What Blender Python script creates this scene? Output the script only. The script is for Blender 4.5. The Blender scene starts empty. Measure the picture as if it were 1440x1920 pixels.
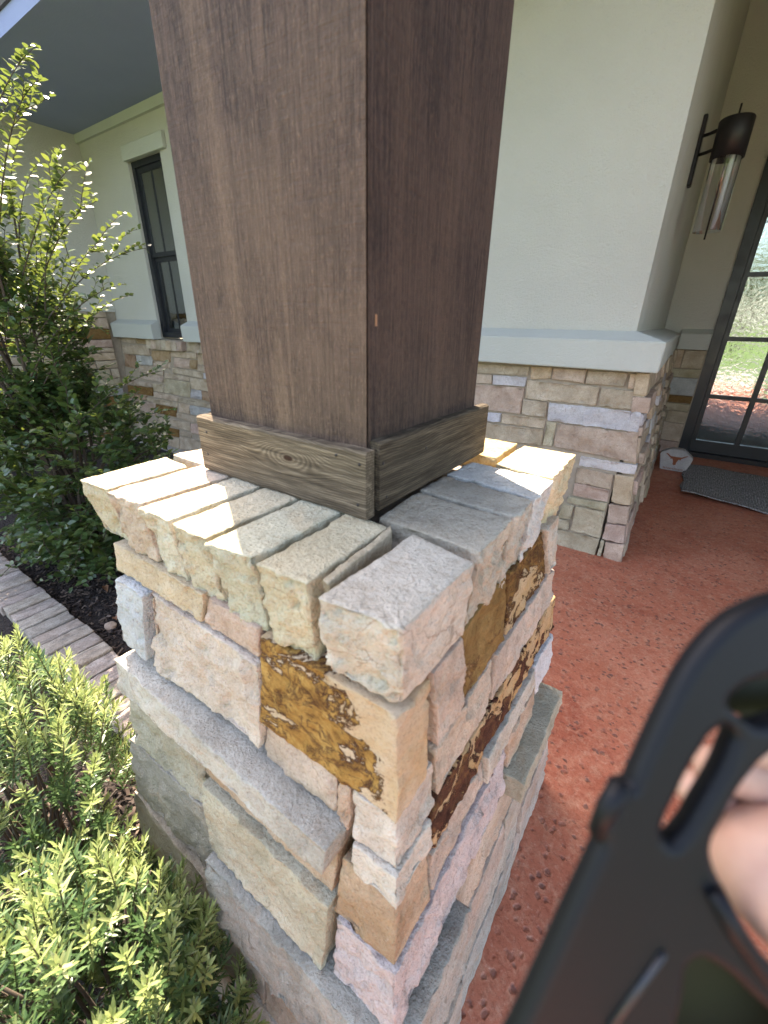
import bpy, bmesh, math, random
import numpy as np
from mathutils import Vector, Matrix, noise, Quaternion

S = bpy.context.scene
COL = S.collection
R = math.radians

# ------------------------------------------------------------------ camera
cd = bpy.data.cameras.new('camera'); cam = bpy.data.objects.new('camera', cd); COL.objects.link(cam)
CR, CU, CF = Vector((0.81821, 0.57474, 0.01436)), Vector((-0.24723, 0.32919, 0.91132)), Vector((-0.51904, 0.74921, -0.41144))
CP = Vector((0, 0, 1.45))
mw = Matrix((CR, CU, -CF)).transposed().to_4x4(); mw.translation = CP
cam.matrix_world = mw
cd.sensor_fit = 'VERTICAL'; cd.sensor_height = 24; cd.sensor_width = 18; cd.lens = 9.944
cd.clip_start = 0.01; cd.clip_end = 2000
cd.dof.use_dof = True; cd.dof.focus_distance = 1.3; cd.dof.aperture_fstop = 3.6
S.camera = cam
S.render.resolution_x, S.render.resolution_y = 768, 1024

# ------------------------------------------------------------------ light
AZ, EL = 148.5, 57.0                      # towards the sun
sund = Vector((math.cos(R(AZ))*math.cos(R(EL)), math.sin(R(AZ))*math.cos(R(EL)), math.sin(R(EL))))
W = bpy.data.worlds.new('World'); S.world = W; W.use_nodes = True
wn = W.node_tree.nodes; wl = W.node_tree.links
sky = wn.new('ShaderNodeTexSky'); sky.sky_type = 'NISHITA'; sky.sun_disc = False
sky.sun_elevation = R(EL); sky.sun_rotation = R(AZ-90+180*0) * -1
sky.air_density = 1.0; sky.dust_density = 2.5; sky.ozone_density = 1.0; sky.altitude = 200
bg = wn['Background']; bg.inputs['Strength'].default_value = 0.15
wl.new(sky.outputs[0], bg.inputs[0])
sl = bpy.data.lights.new('sun', 'SUN'); sl.energy = 3.8; sl.angle = R(0.53); sl.color = (1.0, 0.95, 0.86)
so = bpy.data.objects.new('sun', sl); COL.objects.link(so)
so.rotation_euler = sund.to_track_quat('Z', 'Y').to_euler(); so.location = (-4, 3, 8)
vs = S.view_settings; vs.view_transform = 'Standard'; vs.look = 'None'; vs.exposure = 2.75; vs.gamma = 1.0
vs.use_curve_mapping = False
vs.use_white_balance = True; vs.white_balance_temperature = 7700; vs.white_balance_tint = 14

# ------------------------------------------------------------------ helpers
WL = {}                                    # world position of each parent
def link(o, parent=None, loc=(0, 0, 0)):
    COL.objects.link(o); loc = Vector(loc)
    if parent is not None:
        o.parent = parent; o.location = loc - WL[parent.name]
    else:
        o.location = loc
    WL[o.name] = loc
    return o
def empty(name, loc, label=None, cat=None, group=None):
    o = bpy.data.objects.new(name, None); o.empty_display_size = .1
    link(o, None, loc); return tag(o, label, cat, group)
def tag(o, label=None, cat=None, group=None, kind=None):
    if label: o['label'] = label
    if cat: o['category'] = cat
    if group: o['group'] = group
    if kind: o['kind'] = kind
    return o
def mesh(name, V, F, mat, parent=None, smooth=False, color=None, center=True, base=False):
    V = np.asarray(V, dtype=float)
    c = Vector((0, 0, 0))
    if center:
        lo, hi = V.min(0), V.max(0); c = Vector(((lo+hi)/2).tolist())
        if base: c.z = float(lo[2])
    me = bpy.data.meshes.new(name)
    me.from_pydata((V-np.array(c)).tolist(), [], F); me.update()
    if smooth: me.polygons.foreach_set('use_smooth', [True]*len(me.polygons))
    me.materials.append(mat)
    o = bpy.data.objects.new(name, me)
    if color: o.color = (*color, 1)
    return link(o, parent, c)
def bm_obj(name, bm, mat, parent=None, smooth=False, color=None, base=False):
    bm.verts.index_update()
    V = [v.co[:] for v in bm.verts]; F = [[v.index for v in f.verts] for f in bm.faces]; bm.free()
    return mesh(name, V, F, mat, parent, smooth, color, True, base)
def box_bm(x0, x1, y0, y1, z0, z1, bev=0.0, seg=1):
    bm = bmesh.new(); bmesh.ops.create_cube(bm, size=1)
    for v in bm.verts:
        v.co = Vector(((x0+x1)/2+v.co.x*(x1-x0), (y0+y1)/2+v.co.y*(y1-y0), (z0+z1)/2+v.co.z*(z1-z0)))
    if bev: bmesh.ops.bevel(bm, geom=bm.edges[:], offset=bev, segments=seg, affect='EDGES')
    return bm
def box(name, x0, x1, y0, y1, z0, z1, mat, parent=None, bev=0.0, color=None, base=False):
    return bm_obj(name, box_bm(x0, x1, y0, y1, z0, z1, bev), mat, parent, False, color, base)
def prism(name, pts, d, mat, parent=None, bev=0.0, color=None, smooth=False):
    """polygon pts (3D, planar) extruded by vector d"""
    bm = bmesh.new(); d = Vector(d)
    a = [bm.verts.new(p) for p in pts]; b = [bm.verts.new(Vector(p)+d) for p in pts]
    n = len(pts); bm.faces.new(a[::-1]); bm.faces.new(b)
    for i in range(n): bm.faces.new((a[i], a[(i+1) % n], b[(i+1) % n], b[i]))
    bmesh.ops.recalc_face_normals(bm, faces=bm.faces[:])
    if bev: bmesh.ops.bevel(bm, geom=bm.edges[:], offset=bev, segments=2, affect='EDGES')
    return bm_obj(name, bm, mat, parent, smooth, color)
def tube_geo(path, rad, n=8, V=None, F=None):
    V = [] if V is None else V; F = [] if F is None else F
    path = [Vector(p) for p in path]; b0 = len(V)
    for i, p in enumerate(path):
        t = (path[min(i+1, len(path)-1)]-path[max(i-1, 0)]).normalized()
        u = t.orthogonal().normalized() if i == 0 else (u-t*u.dot(t)).normalized()
        w = t.cross(u); r = rad[i] if hasattr(rad, '__len__') else rad
        for k in range(n):
            a = 2*math.pi*k/n; V.append((p+(u*math.cos(a)+w*math.sin(a))*r)[:])
    for i in range(len(path)-1):
        for k in range(n):
            F.append((b0+i*n+k, b0+i*n+(k+1) % n, b0+(i+1)*n+(k+1) % n, b0+(i+1)*n+k))
    F.append(tuple(b0+k for k in range(n))[::-1]); F.append(tuple(b0+(len(path)-1)*n+k for k in range(n)))
    return V, F
def tube(name, path, rad, mat, parent=None, n=10):
    V, F = tube_geo(path, rad, n); return mesh(name, V, F, mat, parent, True)

# rock: a box with eight free corners, rounded broken edges and a split face
def rock(name, cor, mat, parent, sp=.02, r=.008, rough=(1, 1, 1, 1, 1, 1), amp=.006, freq=9, wander=.004, seed=0, color=None, lab=None):
    C8 = np.array(cor, float).reshape(2, 2, 2, 3)          # [ix][iy][iz]
    ax = [C8[1].mean((0, 1))-C8[0].mean((0, 1)), C8[:, 1].mean((0, 1))-C8[:, 0].mean((0, 1)), C8[:, :, 1].mean((0, 1))-C8[:, :, 0].mean((0, 1))]
    L = [max(float(np.linalg.norm(a)), 1e-4) for a in ax]; U = [Vector((a/l).tolist()) for a, l in zip(ax, L)]
    par = []
    for l in L:
        e = min(r/l, .3); n = max(1, int(round((l-2*r)/sp)))
        par.append([0, e*.4] + [e+(1-2*e)*i/n for i in range(n+1)] + [1-e*.4, 1])
    N = [len(p)-1 for p in par]; idx = {}; V = []
    off = Vector((seed*7.31 % 91, seed*3.77 % 83, seed*5.13 % 71))
    Cv = [[[Vector(C8[i, j, k].tolist()) for k in (0, 1)] for j in (0, 1)] for i in (0, 1)]
    def vid(i, j, k):
        q = (i, j, k)
        if q in idx: return idx[q]
        a, b, c = par[0][i], par[1][j], par[2][k]
        p = (((Cv[0][0][0]*(1-a)+Cv[1][0][0]*a)*(1-b)+(Cv[0][1][0]*(1-a)+Cv[1][1][0]*a)*b)*(1-c)
             + ((Cv[0][0][1]*(1-a)+Cv[1][0][1]*a)*(1-b)+(Cv[0][1][1]*(1-a)+Cv[1][1][1]*a)*b)*c)
        h = [l/2 for l in L]; m = [(a-.5)*L[0], (b-.5)*L[1], (c-.5)*L[2]]
        nz = noise.noise(p*(freq*2.2)+off)
        rr = r*(1.0+.7*nz); rr = min(rr, min(h)*.8)
        q_ = [max(-(x-rr), min(x-rr, y)) for x, y in zip(h, m)]
        dv = [y-x for x, y in zip(q_, m)]; dl = math.sqrt(sum(x*x for x in dv))
        if dl > 1e-9:
            nl = [x/dl for x in dv]; sh = [x+y*rr-z for x, y, z in zip(q_, nl, m)]
        else: nl = [0, 0, 1]; sh = [0, 0, 0]
        nw = U[0]*nl[0]+U[1]*nl[1]+U[2]*nl[2]
        w = sum(x*x*(rough[2*t+(1 if x > 0 else 0)]) for t, x in enumerate(nl))
        pp = p*freq+off
        pq = pp*1.25+noise.noise_vector(pp*2.3)*.35
        cp = noise.voronoi(pq)[1][0]; cv = noise.noise_vector(cp*7.13)
        d = (pq-cp).dot(cv)*1.3 + .4*noise.noise(cp*5.7) + noise.fractal(pp*3.6, .6, 2.3, 4)*.42 - .2
        wv = noise.noise_vector(p*(freq*.8)+off)*wander*.6 + noise.noise_vector(p*(freq*4.5)+off)*wander*.2
        p = p+U[0]*sh[0]+U[1]*sh[1]+U[2]*sh[2]+nw*(d*amp*w)+wv
        idx[q] = len(V); V.append(p[:]); return idx[q]
    F = []
    def face(fix, val, flip):
        o = [t for t in range(3) if t != fix]
        for i in range(N[o[0]]):
            for j in range(N[o[1]]):
                g = []
                for (x, y) in ((i, j), (i+1, j), (i+1, j+1), (i, j+1)):
                    t = [0, 0, 0]; t[fix] = val; t[o[0]] = x; t[o[1]] = y; g.append(vid(*t))
                F.append(tuple(g[::-1] if flip else g))
    face(0, 0, True); face(0, N[0], False); face(1, 0, False); face(1, N[1], True); face(2, 0, True); face(2, N[2], False)
    o = mesh(name, V, F, mat, parent, True, color)
    if lab: o['label'] = lab
    return o

# ------------------------------------------------------------------ materials
class NT:
    def __init__(s, name):
        s.m = bpy.data.materials.new(name); s.m.use_nodes = True
        s.t = s.m.node_tree; s.n = s.t.nodes; s.l = s.t.links; s.b = s.n['Principled BSDF']; s.out = s.n['Material Output']
    def new(s, ty, ins=None, **kw):
        x = s.n.new(ty)
        for k, v in kw.items(): setattr(x, k, v)
        for k, v in (ins or {}).items(): s.set(x.inputs[k], v)
        return x
    def set(s, i, v):
        if hasattr(v, 'is_output') or isinstance(v, bpy.types.NodeSocket): s.l.new(v, i)
        else:
            if isinstance(v, tuple) and len(v) == 3 and i.type == 'RGBA': v = (*v, 1)
            i.default_value = v
    def coord(s, scale=(1, 1, 1), rand=True, kind='Object', rot=(0, 0, 0)):
        c = s.new('ShaderNodeTexCoord').outputs[kind]
        if rand:
            o = s.new('ShaderNodeObjectInfo').outputs['Random']
            k = s.new('ShaderNodeMath', {0: o, 1: 57.0}, operation='MULTIPLY').outputs[0]
            c = s.new('ShaderNodeVectorMath', {0: c, 1: k}, operation='ADD').outputs[0]
        return s.new('ShaderNodeMapping', {'Vector': c, 'Scale': scale, 'Rotation': rot}).outputs[0]
    def noise(s, v, scale, detail=4, rough=.55, dist=0.0):
        return s.new('ShaderNodeTexNoise', {'Vector': v, 'Scale': scale, 'Detail': detail, 'Roughness': rough, 'Distortion': dist}).outputs['Fac']
    def vor(s, v, scale, feature='F1', rnd=1.0, out='Distance'):
        return s.new('ShaderNodeTexVoronoi', {'Vector': v, 'Scale': scale, 'Randomness': rnd}, feature=feature).outputs[out]
    def ramp(s, f, *st, interp='LINEAR'):
        x = s.new('ShaderNodeValToRGB', {'Fac': f}); e = x.color_ramp.elements; x.color_ramp.interpolation = interp
        while len(e) < len(st): e.new(.5)
        for q, (p, c) in zip(e, st):
            q.position = p; q.color = (c, c, c, 1) if not isinstance(c, tuple) else (*c, 1)
        return x.outputs['Color']
    def mix(s, f, a, b, bt='MIX'):
        x = s.new('ShaderNodeMix', data_type='RGBA', blend_type=bt)
        s.set(x.inputs[0], f); s.set(x.inputs[6], a); s.set(x.inputs[7], b); return x.outputs[2]
    def math(s, op, a, b=0.0, c=0.0):
        return s.new('ShaderNodeMath', {0: a, 1: b, 2: c}, operation=op).outputs[0]
    def bump(s, h, strength=.5, dist=.01, n=None):
        x = s.new('ShaderNodeBump', {'Height': h, 'Strength': strength, 'Distance': dist})
        if n is not None: s.l.new(n, x.inputs['Normal'])
        return x.outputs[0]
    def fin(s, col=None, rough=None, nrm=None, **kw):
        if col is not None: s.set(s.b.inputs['Base Color'], col)
        if rough is not None: s.set(s.b.inputs['Roughness'], rough)
        if nrm is not None: s.l.new(nrm, s.b.inputs['Normal'])
        for k, v in kw.items(): s.set(s.b.inputs[k.replace('_', ' ')], v)
        return s.m
M = {}
def m_stone(name, stain=.5, stc=(.42, .22, .08), grain=1.0, var=.30):
    t = NT(name); v = t.coord(); col = t.new('ShaderNodeObjectInfo').outputs['Color']
    n1 = t.noise(v, 7, 5, .6, .6); n2 = t.noise(v, 38, 5, .65); n3 = t.noise(v, 260, 3, .7)
    st = t.noise(t.coord((3, 3, 11)), 2.2, 4, .6, 1.2)
    c = t.mix(t.ramp(n1, (.3, 0.0), (.7, 1.0)), t.mix(1.0, col, (1-var, 1-var*1.06, 1-var*1.15), 'MULTIPLY'), t.mix(.22, col, (.80, .72, .60)))
    c = t.mix(t.math('MULTIPLY', t.ramp(st, (.55, 0.0), (.75, 1.0)), stain), c, t.mix(.75, c, stc))
    c = t.mix(t.ramp(n2, (.35, .28), (.48, 0.0)), c, t.mix(1.0, c, (.62, .57, .52), 'MULTIPLY'))
    c = t.mix(t.ramp(n3, (.3, .6), (.48, 0.0)), c, t.mix(1.0, c, (.5, .46, .42), 'MULTIPLY'))
    n4 = t.noise(v, 95, 4, .75)
    c = t.mix(t.ramp(n4, (.34, .4), (.47, 0.0)), c, t.mix(1.0, c, (.62, .56, .5), 'MULTIPLY'))
    c = t.mix(t.math('MULTIPLY', t.ramp(t.vor(t.new('ShaderNodeVectorMath', {0: v, 1: t.new('ShaderNodeVectorMath', {0: t.new('ShaderNodeTexNoise', {'Vector': v, 'Scale': 14.0}).outputs['Color'], 'Scale': .12}, operation='SCALE').outputs[0]}, operation='ADD').outputs[0], 7, 'DISTANCE_TO_EDGE'), (.0, 1.0), (.012, 0.0)), t.ramp(n1, (.5, 0.0), (.6, .55))), c, t.mix(1.0, c, (.35, .28, .22), 'MULTIPLY'))
    c = t.mix(t.ramp(n3, (.62, 0.0), (.78, .6)), c, t.mix(.6, c, (.85, .83, .8)))
    h = t.math('ADD', t.math('MULTIPLY', n2, .8), t.math('MULTIPLY', n3, .35))
    h = t.math('ADD', h, t.math('MULTIPLY', n4, .7))
    return t.fin(c, .88, t.bump(h, 1.0*grain, .008), Specular_IOR_Level=.25)
M['stone'] = m_stone('sandstone')
M['stone_far'] = m_stone('wall stone', .3, grain=1.0, var=.3)
M['quartz'] = m_stone('pale quartzite', .12, (.5, .45, .5), 1.2, .22)
def m_rust(name, lo=.47, pale=(.58, .45, .32), sc=9, och=((.13, .06, .02), (.34, .18, .05), (.50, .31, .10)), dark=(.06, .026, .018), vein=.8, patch=None):
    t = NT(name); v = t.coord((1, 1, 1.4)); col = t.new('ShaderNodeObjectInfo').outputs['Color']
    big = t.noise(v, sc, 7, .66, .8); fine = t.noise(v, 60, 5, .7, .5); g = t.noise(v, 240, 3, .7)
    m = t.math('ADD', t.math('MULTIPLY', big, .8), t.math('MULTIPLY', fine, .2))
    if patch:                                   # the stain sits on one side of the stone only
        k, sx, sy, sz, ox, oy, oz = patch
        q = t.new('ShaderNodeMapping', {'Vector': t.new('ShaderNodeTexCoord').outputs['Object'], 'Location': (ox*sx, oy*sy, oz*sz), 'Scale': (sx, sy, sz)}).outputs[0]
        ln = t.new('ShaderNodeVectorMath', {0: q}, operation='LENGTH').outputs[1]
        m = t.math('SUBTRACT', t.math('ADD', m, k*.09), t.math('MULTIPLY', t.math('MULTIPLY', ln, ln), k*9.0))
    o = t.ramp(t.noise(v, sc*2.6, 5, .72, .6), (.32, och[0]), (.48, och[1]), (.66, och[2]))
    vn = t.noise(v, sc*2.2, 6, .7, .9); vein_m = t.ramp(t.math('ABSOLUTE', t.math('SUBTRACT', vn, .5)), (.0, 1.0), (.042, 0.0))
    o = t.mix(t.math('MULTIPLY', vein_m, vein), o, dark)
    base = t.mix(t.ramp(t.noise(v, 13, 4), (.4, 0.0), (.65, 1.0)), pale, tuple(x*y for x, y in zip(pale, (.92, .82, .66))))
    c = t.mix(t.ramp(m, (lo, 0.0), (lo+.012, 1.0)), base, o)
    c = t.mix(t.math('MULTIPLY', t.ramp(m, (lo-.010, 0.0), (lo+.006, 1.0), (lo+.020, 1.0), (lo+.032, 0.0)), .8), c, dark)
    c = t.mix(t.ramp(g, (.33, .45), (.5, 0.0)), c, t.mix(1.0, c, (.5, .44, .4), 'MULTIPLY'))
    c = t.mix(.3, c, t.mix(1.0, c, col, 'MULTIPLY'))
    hh = t.math('ADD', t.math('MULTIPLY', t.ramp(m, (lo-.01, 0.0), (lo+.015, 1.0)), .4), t.math('MULTIPLY', t.noise(v, 95, 5, .75), .9))
    return t.fin(c, .93, t.bump(hh, .8, .006), Specular_IOR_Level=.12)
M['rust'] = m_rust('iron stained stone', patch=(.8, 1.0, 1.6, 1.35, .022, .055, -.004))
M['rust_dark'] = m_rust('dark iron stained stone', .46, (.50, .38, .25), 10, ((.06, .03, .015), (.15, .08, .03), (.27, .155, .055)))
M['rust_red'] = m_rust('red brown stained slab', .50, (.50, .34, .19), 11, ((.05, .020, .014), (.10, .042, .025), (.20, .10, .04)), (.035, .014, .011), .3)
M['rust_plain'] = m_rust('ochre stone', .36, (.34, .22, .11), 7, ((.16, .09, .034), (.235, .14, .055), (.31, .20, .085)), (.12, .065, .03), .35)
def m_stucco(name, col, bs=.5):
    t = NT(name); v = t.coord(rand=False)
    n = t.noise(v, 120, 4, .75); b = t.noise(v, 1.3, 4, .6)
    c = t.mix(t.ramp(b, (.35, 0.0), (.7, .55)), col, tuple(x*.86 for x in col))
    return t.fin(c, .92, t.bump(t.math('ADD', n, t.math('MULTIPLY', t.noise(v, 55, 3), .8)), min(1.0, bs*2), .009), Specular_IOR_Level=.2)
M['stucco'] = m_stucco('sage stucco', (.52, .51, .465)); M['trim'] = m_stucco('painted trim', (.47, .48, .445), .3)
M['soffit'] = m_stucco('grey soffit', (.25, .285, .44), .1)
M['roof'] = m_stucco('roof shingle', (.12, .11, .1), .6)
t = NT('mortar'); v = t.coord(rand=False)
M['mortar'] = t.fin(t.mix(t.noise(v, 30, 4), (.24, .195, .145), (.38, .315, .245)), .95, t.bump(t.noise(v, 160, 4), .6, .005))
t = NT('porch concrete'); v = t.coord(rand=False)
a = t.noise(v, 2.4, 6, .65, .8); b = t.noise(t.coord((1, 1, 1), False, rot=(0, 0, .6)), 30, 6, .72, .35); n = t.noise(v, 9, 4, .6)
c = t.ramp(a, (.3, (.33, .080, .042)), (.5, (.47, .145, .080)), (.72, (.56, .225, .135)))
c = t.mix(t.ramp(t.noise(v, 1.5, 5, .7, .6), (.45, 0.0), (.6, .7)), c, (.42, .13, .07))
c = t.mix(t.ramp(b, (.48, 0.0), (.66, .6)), c, (.58, .30, .19))
wv = t.new('ShaderNodeVectorMath', {0: v, 1: t.new('ShaderNodeVectorMath', {0: t.new('ShaderNodeTexNoise', {'Vector': v, 'Scale': 40.0}).outputs['Color'], 'Scale': .022}, operation='SCALE').outputs[0]}, operation='ADD').outputs[0]
pit = t.vor(wv, 31, rnd=1.0); pm = t.ramp(t.noise(v, 2.6, 5, .65), (.34, 0.0), (.46, 1.0))
pits = t.math('MULTIPLY', t.ramp(pit, (.16, 1.0), (.32, 0.0)), pm)
c = t.mix(t.ramp(t.noise(v, 75, 5, .8), (.36, .6), (.5, 0.0)), c, t.mix(1.0, c, (.55, .42, .38), 'MULTIPLY'))
c = t.mix(t.ramp(t.noise(v, 62, 5, .8, .3), (.55, 0.0), (.7, .5)), c, (.62, .36, .26))
c = t.mix(t.math('MULTIPLY', pits, t.ramp(t.noise(v, 13, 3), (.35, .25), (.6, .8))), c, (.12, .06, .05))
c = t.mix(t.ramp(t.noise(v, 190, 4, .75), (.32, .55), (.47, 0.0)), c, t.mix(1.0, c, (.55, .45, .42), 'MULTIPLY'))
h = t.math('SUBTRACT', t.math('ADD', t.math('MULTIPLY', b, .5), t.math('MULTIPLY', t.noise(v, 120, 4, .7), .3)), t.math('MULTIPLY', pits, .9))
M['porch'] = t.fin(c, t.ramp(n, (.3, .5), (.7, .72)), t.bump(h, .55, .008), Specular_IOR_Level=.4)
def m_wood(name, dark, mid, light, zscale, saw=True, streak=.6):
    t = NT(name); sc = (1, 1, zscale)
    v = t.coord((70, 70, 2.2)); v2 = t.coord((14, 14, .55)); v3 = t.coord((7.0, 7.0, 120), rot=(.05, .07, 0)); v4 = t.coord((1, 1, 1))
    g = t.noise(v, 4, 5, .7); s2 = t.noise(v2, 1.6, 4, .6, .6); sw = t.noise(v3, 1.3, 4, .7); cl = t.noise(v4, 3.2, 5, .65)
    c = t.mix(t.ramp(g, (.38, 0.0), (.60, 1.0)), tuple(x*.72 for x in dark), tuple(x*1.12 for x in mid))
    c = t.mix(t.math('MULTIPLY', t.ramp(s2, (.52, 0.0), (.68, 1.0)), streak), c, light)
    fl = t.noise(t.coord((1, 1, .35)), 330, 3, .75)
    swm = t.math('MULTIPLY', t.ramp(sw, (.32, .9), (.41, 0.0)), t.ramp(fl, (.35, 0.0), (.6, .7)))
    c = t.mix(swm, c, t.mix(1.0, c, (.52, .48, .48), 'MULTIPLY'))
    c = t.mix(t.ramp(fl, (.32, .95), (.49, 0.0)), c, t.mix(1.0, c, (.42, .38, .37), 'MULTIPLY'))
    c = t.mix(t.ramp(fl, (.56, 0.0), (.72, .6)), c, light)
    c = t.mix(t.ramp(cl, (.4, 0.0), (.72, .5)), c, light)
    c = t.mix(t.ramp(t.noise(v, 11, 2), (.66, 0.0), (.75, .2)), c, light)
    h = t.math('ADD', t.math('MULTIPLY', g, .7), t.math('ADD', t.math('MULTIPLY', sw, .45), t.math('MULTIPLY', fl, .7)))
    return t.fin(c, .78, t.bump(h, .8, .005), Specular_IOR_Level=.3)
M['post'] = m_wood('stained post wood', (.038, .0225, .0175), (.078, .048, .038), (.20, .130, .088), 1)
M['post_side'] = m_wood('stained post wood shaded board', (.034, .0215, .0180), (.060, .039, .0315), (.115, .072, .050), 1, streak=.4)  # same wood as the front board, its shaded side painted into darker tones
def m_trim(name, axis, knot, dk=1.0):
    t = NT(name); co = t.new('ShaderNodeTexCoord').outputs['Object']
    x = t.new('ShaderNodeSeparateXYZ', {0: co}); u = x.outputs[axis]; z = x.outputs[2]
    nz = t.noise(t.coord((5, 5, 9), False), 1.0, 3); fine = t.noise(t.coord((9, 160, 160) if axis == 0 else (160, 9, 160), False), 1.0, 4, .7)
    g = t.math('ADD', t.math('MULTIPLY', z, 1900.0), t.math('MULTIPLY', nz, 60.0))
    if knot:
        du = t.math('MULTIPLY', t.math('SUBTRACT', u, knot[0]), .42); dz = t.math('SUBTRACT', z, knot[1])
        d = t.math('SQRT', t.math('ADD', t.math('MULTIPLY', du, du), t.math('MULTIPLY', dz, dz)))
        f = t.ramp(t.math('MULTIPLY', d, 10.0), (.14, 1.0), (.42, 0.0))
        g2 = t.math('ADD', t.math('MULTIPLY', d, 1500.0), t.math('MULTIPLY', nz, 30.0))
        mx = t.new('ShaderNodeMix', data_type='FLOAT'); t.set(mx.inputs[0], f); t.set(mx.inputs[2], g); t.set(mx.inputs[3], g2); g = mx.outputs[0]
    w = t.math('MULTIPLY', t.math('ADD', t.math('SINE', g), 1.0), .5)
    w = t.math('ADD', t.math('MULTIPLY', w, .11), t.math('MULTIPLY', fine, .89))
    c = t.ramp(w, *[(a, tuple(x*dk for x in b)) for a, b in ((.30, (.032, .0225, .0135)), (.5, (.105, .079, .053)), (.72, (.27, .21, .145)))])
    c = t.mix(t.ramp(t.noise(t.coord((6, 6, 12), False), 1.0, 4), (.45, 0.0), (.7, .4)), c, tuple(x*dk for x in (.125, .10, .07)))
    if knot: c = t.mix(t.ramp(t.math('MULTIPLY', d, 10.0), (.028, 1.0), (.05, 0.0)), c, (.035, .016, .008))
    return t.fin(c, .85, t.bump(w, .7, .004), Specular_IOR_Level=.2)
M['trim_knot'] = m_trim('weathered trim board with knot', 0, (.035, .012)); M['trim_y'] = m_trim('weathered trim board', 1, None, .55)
def plain(name, col, rough=.6, metal=0.0, spec=.5):
    t = NT(name); v = t.coord(rand=False)
    c = t.mix(t.ramp(t.noise(v, 18, 4), (.35, 0.0), (.7, .5)), col, tuple(x*.75 for x in col))
    return t.fin(c, t.ramp(t.noise(v, 9, 3), (.3, max(rough-.1, .02)), (.7, min(rough+.1, 1.0))), None, Metallic=metal, Specular_IOR_Level=spec)
M['black'] = plain('black painted steel', (.014, .016, .021), .38); M['bronze'] = plain('dark bronze metal', (.018, .015, .016), .45, .3)
M['nail'] = plain('rusted nail', (.02, .014, .011), .7)
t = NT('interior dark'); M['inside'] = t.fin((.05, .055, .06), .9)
t = NT('curtain'); v = t.coord((60, 1, 1), False); M['curtain'] = t.fin(t.mix(t.noise(v, 1.0, 2), (.16, .165, .16), (.28, .28, .26)), .9)
def m_glass(name, rip, scale, tint, fac, trc=(.55, .58, .58)):
    t = NT(name); v = t.coord(rand=False)
    gl = t.new('ShaderNodeBsdfGlossy', {'Color': tint, 'Roughness': .015}); tr = t.new('ShaderNodeBsdfTransparent', {'Color': trc})
    bp = t.bump(t.noise(v, scale, 3, .5, .4), rip, .02); t.l.new(bp, gl.inputs['Normal'])
    lw = t.new('ShaderNodeLayerWeight', {'Blend': .35}).outputs['Fresnel']
    f = t.math('MINIMUM', t.math('ADD', t.math('MULTIPLY', lw, .6), fac), 1.0)
    x = t.new('ShaderNodeMixShader'); t.set(x.inputs[0], f); t.l.new(tr.outputs[0], x.inputs[1]); t.l.new(gl.outputs[0], x.inputs[2])
    t.l.new(x.outputs[0], t.out.inputs['Surface']); return t.m
M['door_glass'] = m_glass('rippled door glass', .07, 22, (.85, .92, .9), .42); M['win_glass'] = m_glass('window glass', .06, 5, (.85, .9, .92), .25)
M['lamp_glass'] = m_glass('clear lamp glass', .02, 5, (.9, .9, .9), .02, (.93, .94, .94))
t = NT('lamp tube'); M['tube'] = t.fin((.78, .79, .82), .25)
t = NT('woven rug'); co = t.coord(rand=False); x = t.new('ShaderNodeSeparateXYZ', {0: co})
w = t.math('MULTIPLY', t.math('ADD', t.math('SINE', t.math('ADD', t.math('MULTIPLY', x.outputs[0], 330.0), t.math('MULTIPLY', t.noise(co, 6, 3), 9.0))), 1.0), .5)
n = t.noise(t.coord((150, 18, 1), False), 1.0, 3, .7)
c = t.mix(t.ramp(n, (.35, 0.0), (.65, 1.0)), (.10, .095, .09), (.52, .51, .50)); c = t.mix(t.math('MULTIPLY', w, .3), c, (.06, .055, .055))
M['rug'] = t.fin(c, .95, t.bump(w, .8, .008), Specular_IOR_Level=.1)
t = NT('lawn'); v = t.coord(rand=False); a = t.noise(v, .7, 5); b = t.noise(v, 30, 4, .7)
M['lawn'] = t.fin(t.mix(b, t.mix(a, (.05, .10, .02), (.09, .15, .035)), (.13, .19, .05)), .95, t.bump(b, .8, .03))
t = NT('asphalt'); v = t.coord(rand=False); M['asphalt'] = t.fin(t.mix(t.noise(v, 40, 4), (.05, .05, .055), (.12, .12, .125)), .9)
t = NT('drive concrete'); v = t.coord(rand=False); M['drive'] = t.fin(t.mix(t.noise(v, 5, 5), (.30, .275, .25), (.42, .39, .35)), .9, t.bump(t.noise(v, 90, 3), .4, .004))
t = NT('mulch soil'); v = t.coord(rand=False); a = t.noise(v, 60, 5, .75); b = t.vor(v, 75)
M['mulch'] = t.fin(t.mix(t.ramp(a, (.35, 0.0), (.7, 1.0)), (.012, .008, .007), (.055, .038, .03)), .95, t.bump(t.math('ADD', a, b), 1.0, .02))
t = NT('mulch chips'); o = t.new('ShaderNodeNewGeometry').outputs['Random Per Island']
M['chip'] = t.fin(t.ramp(o, (0, (.014, .010, .009)), (.5, (.045, .03, .024)), (.8, (.10, .07, .052)), (1, (.17, .125, .095))), .9)
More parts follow.
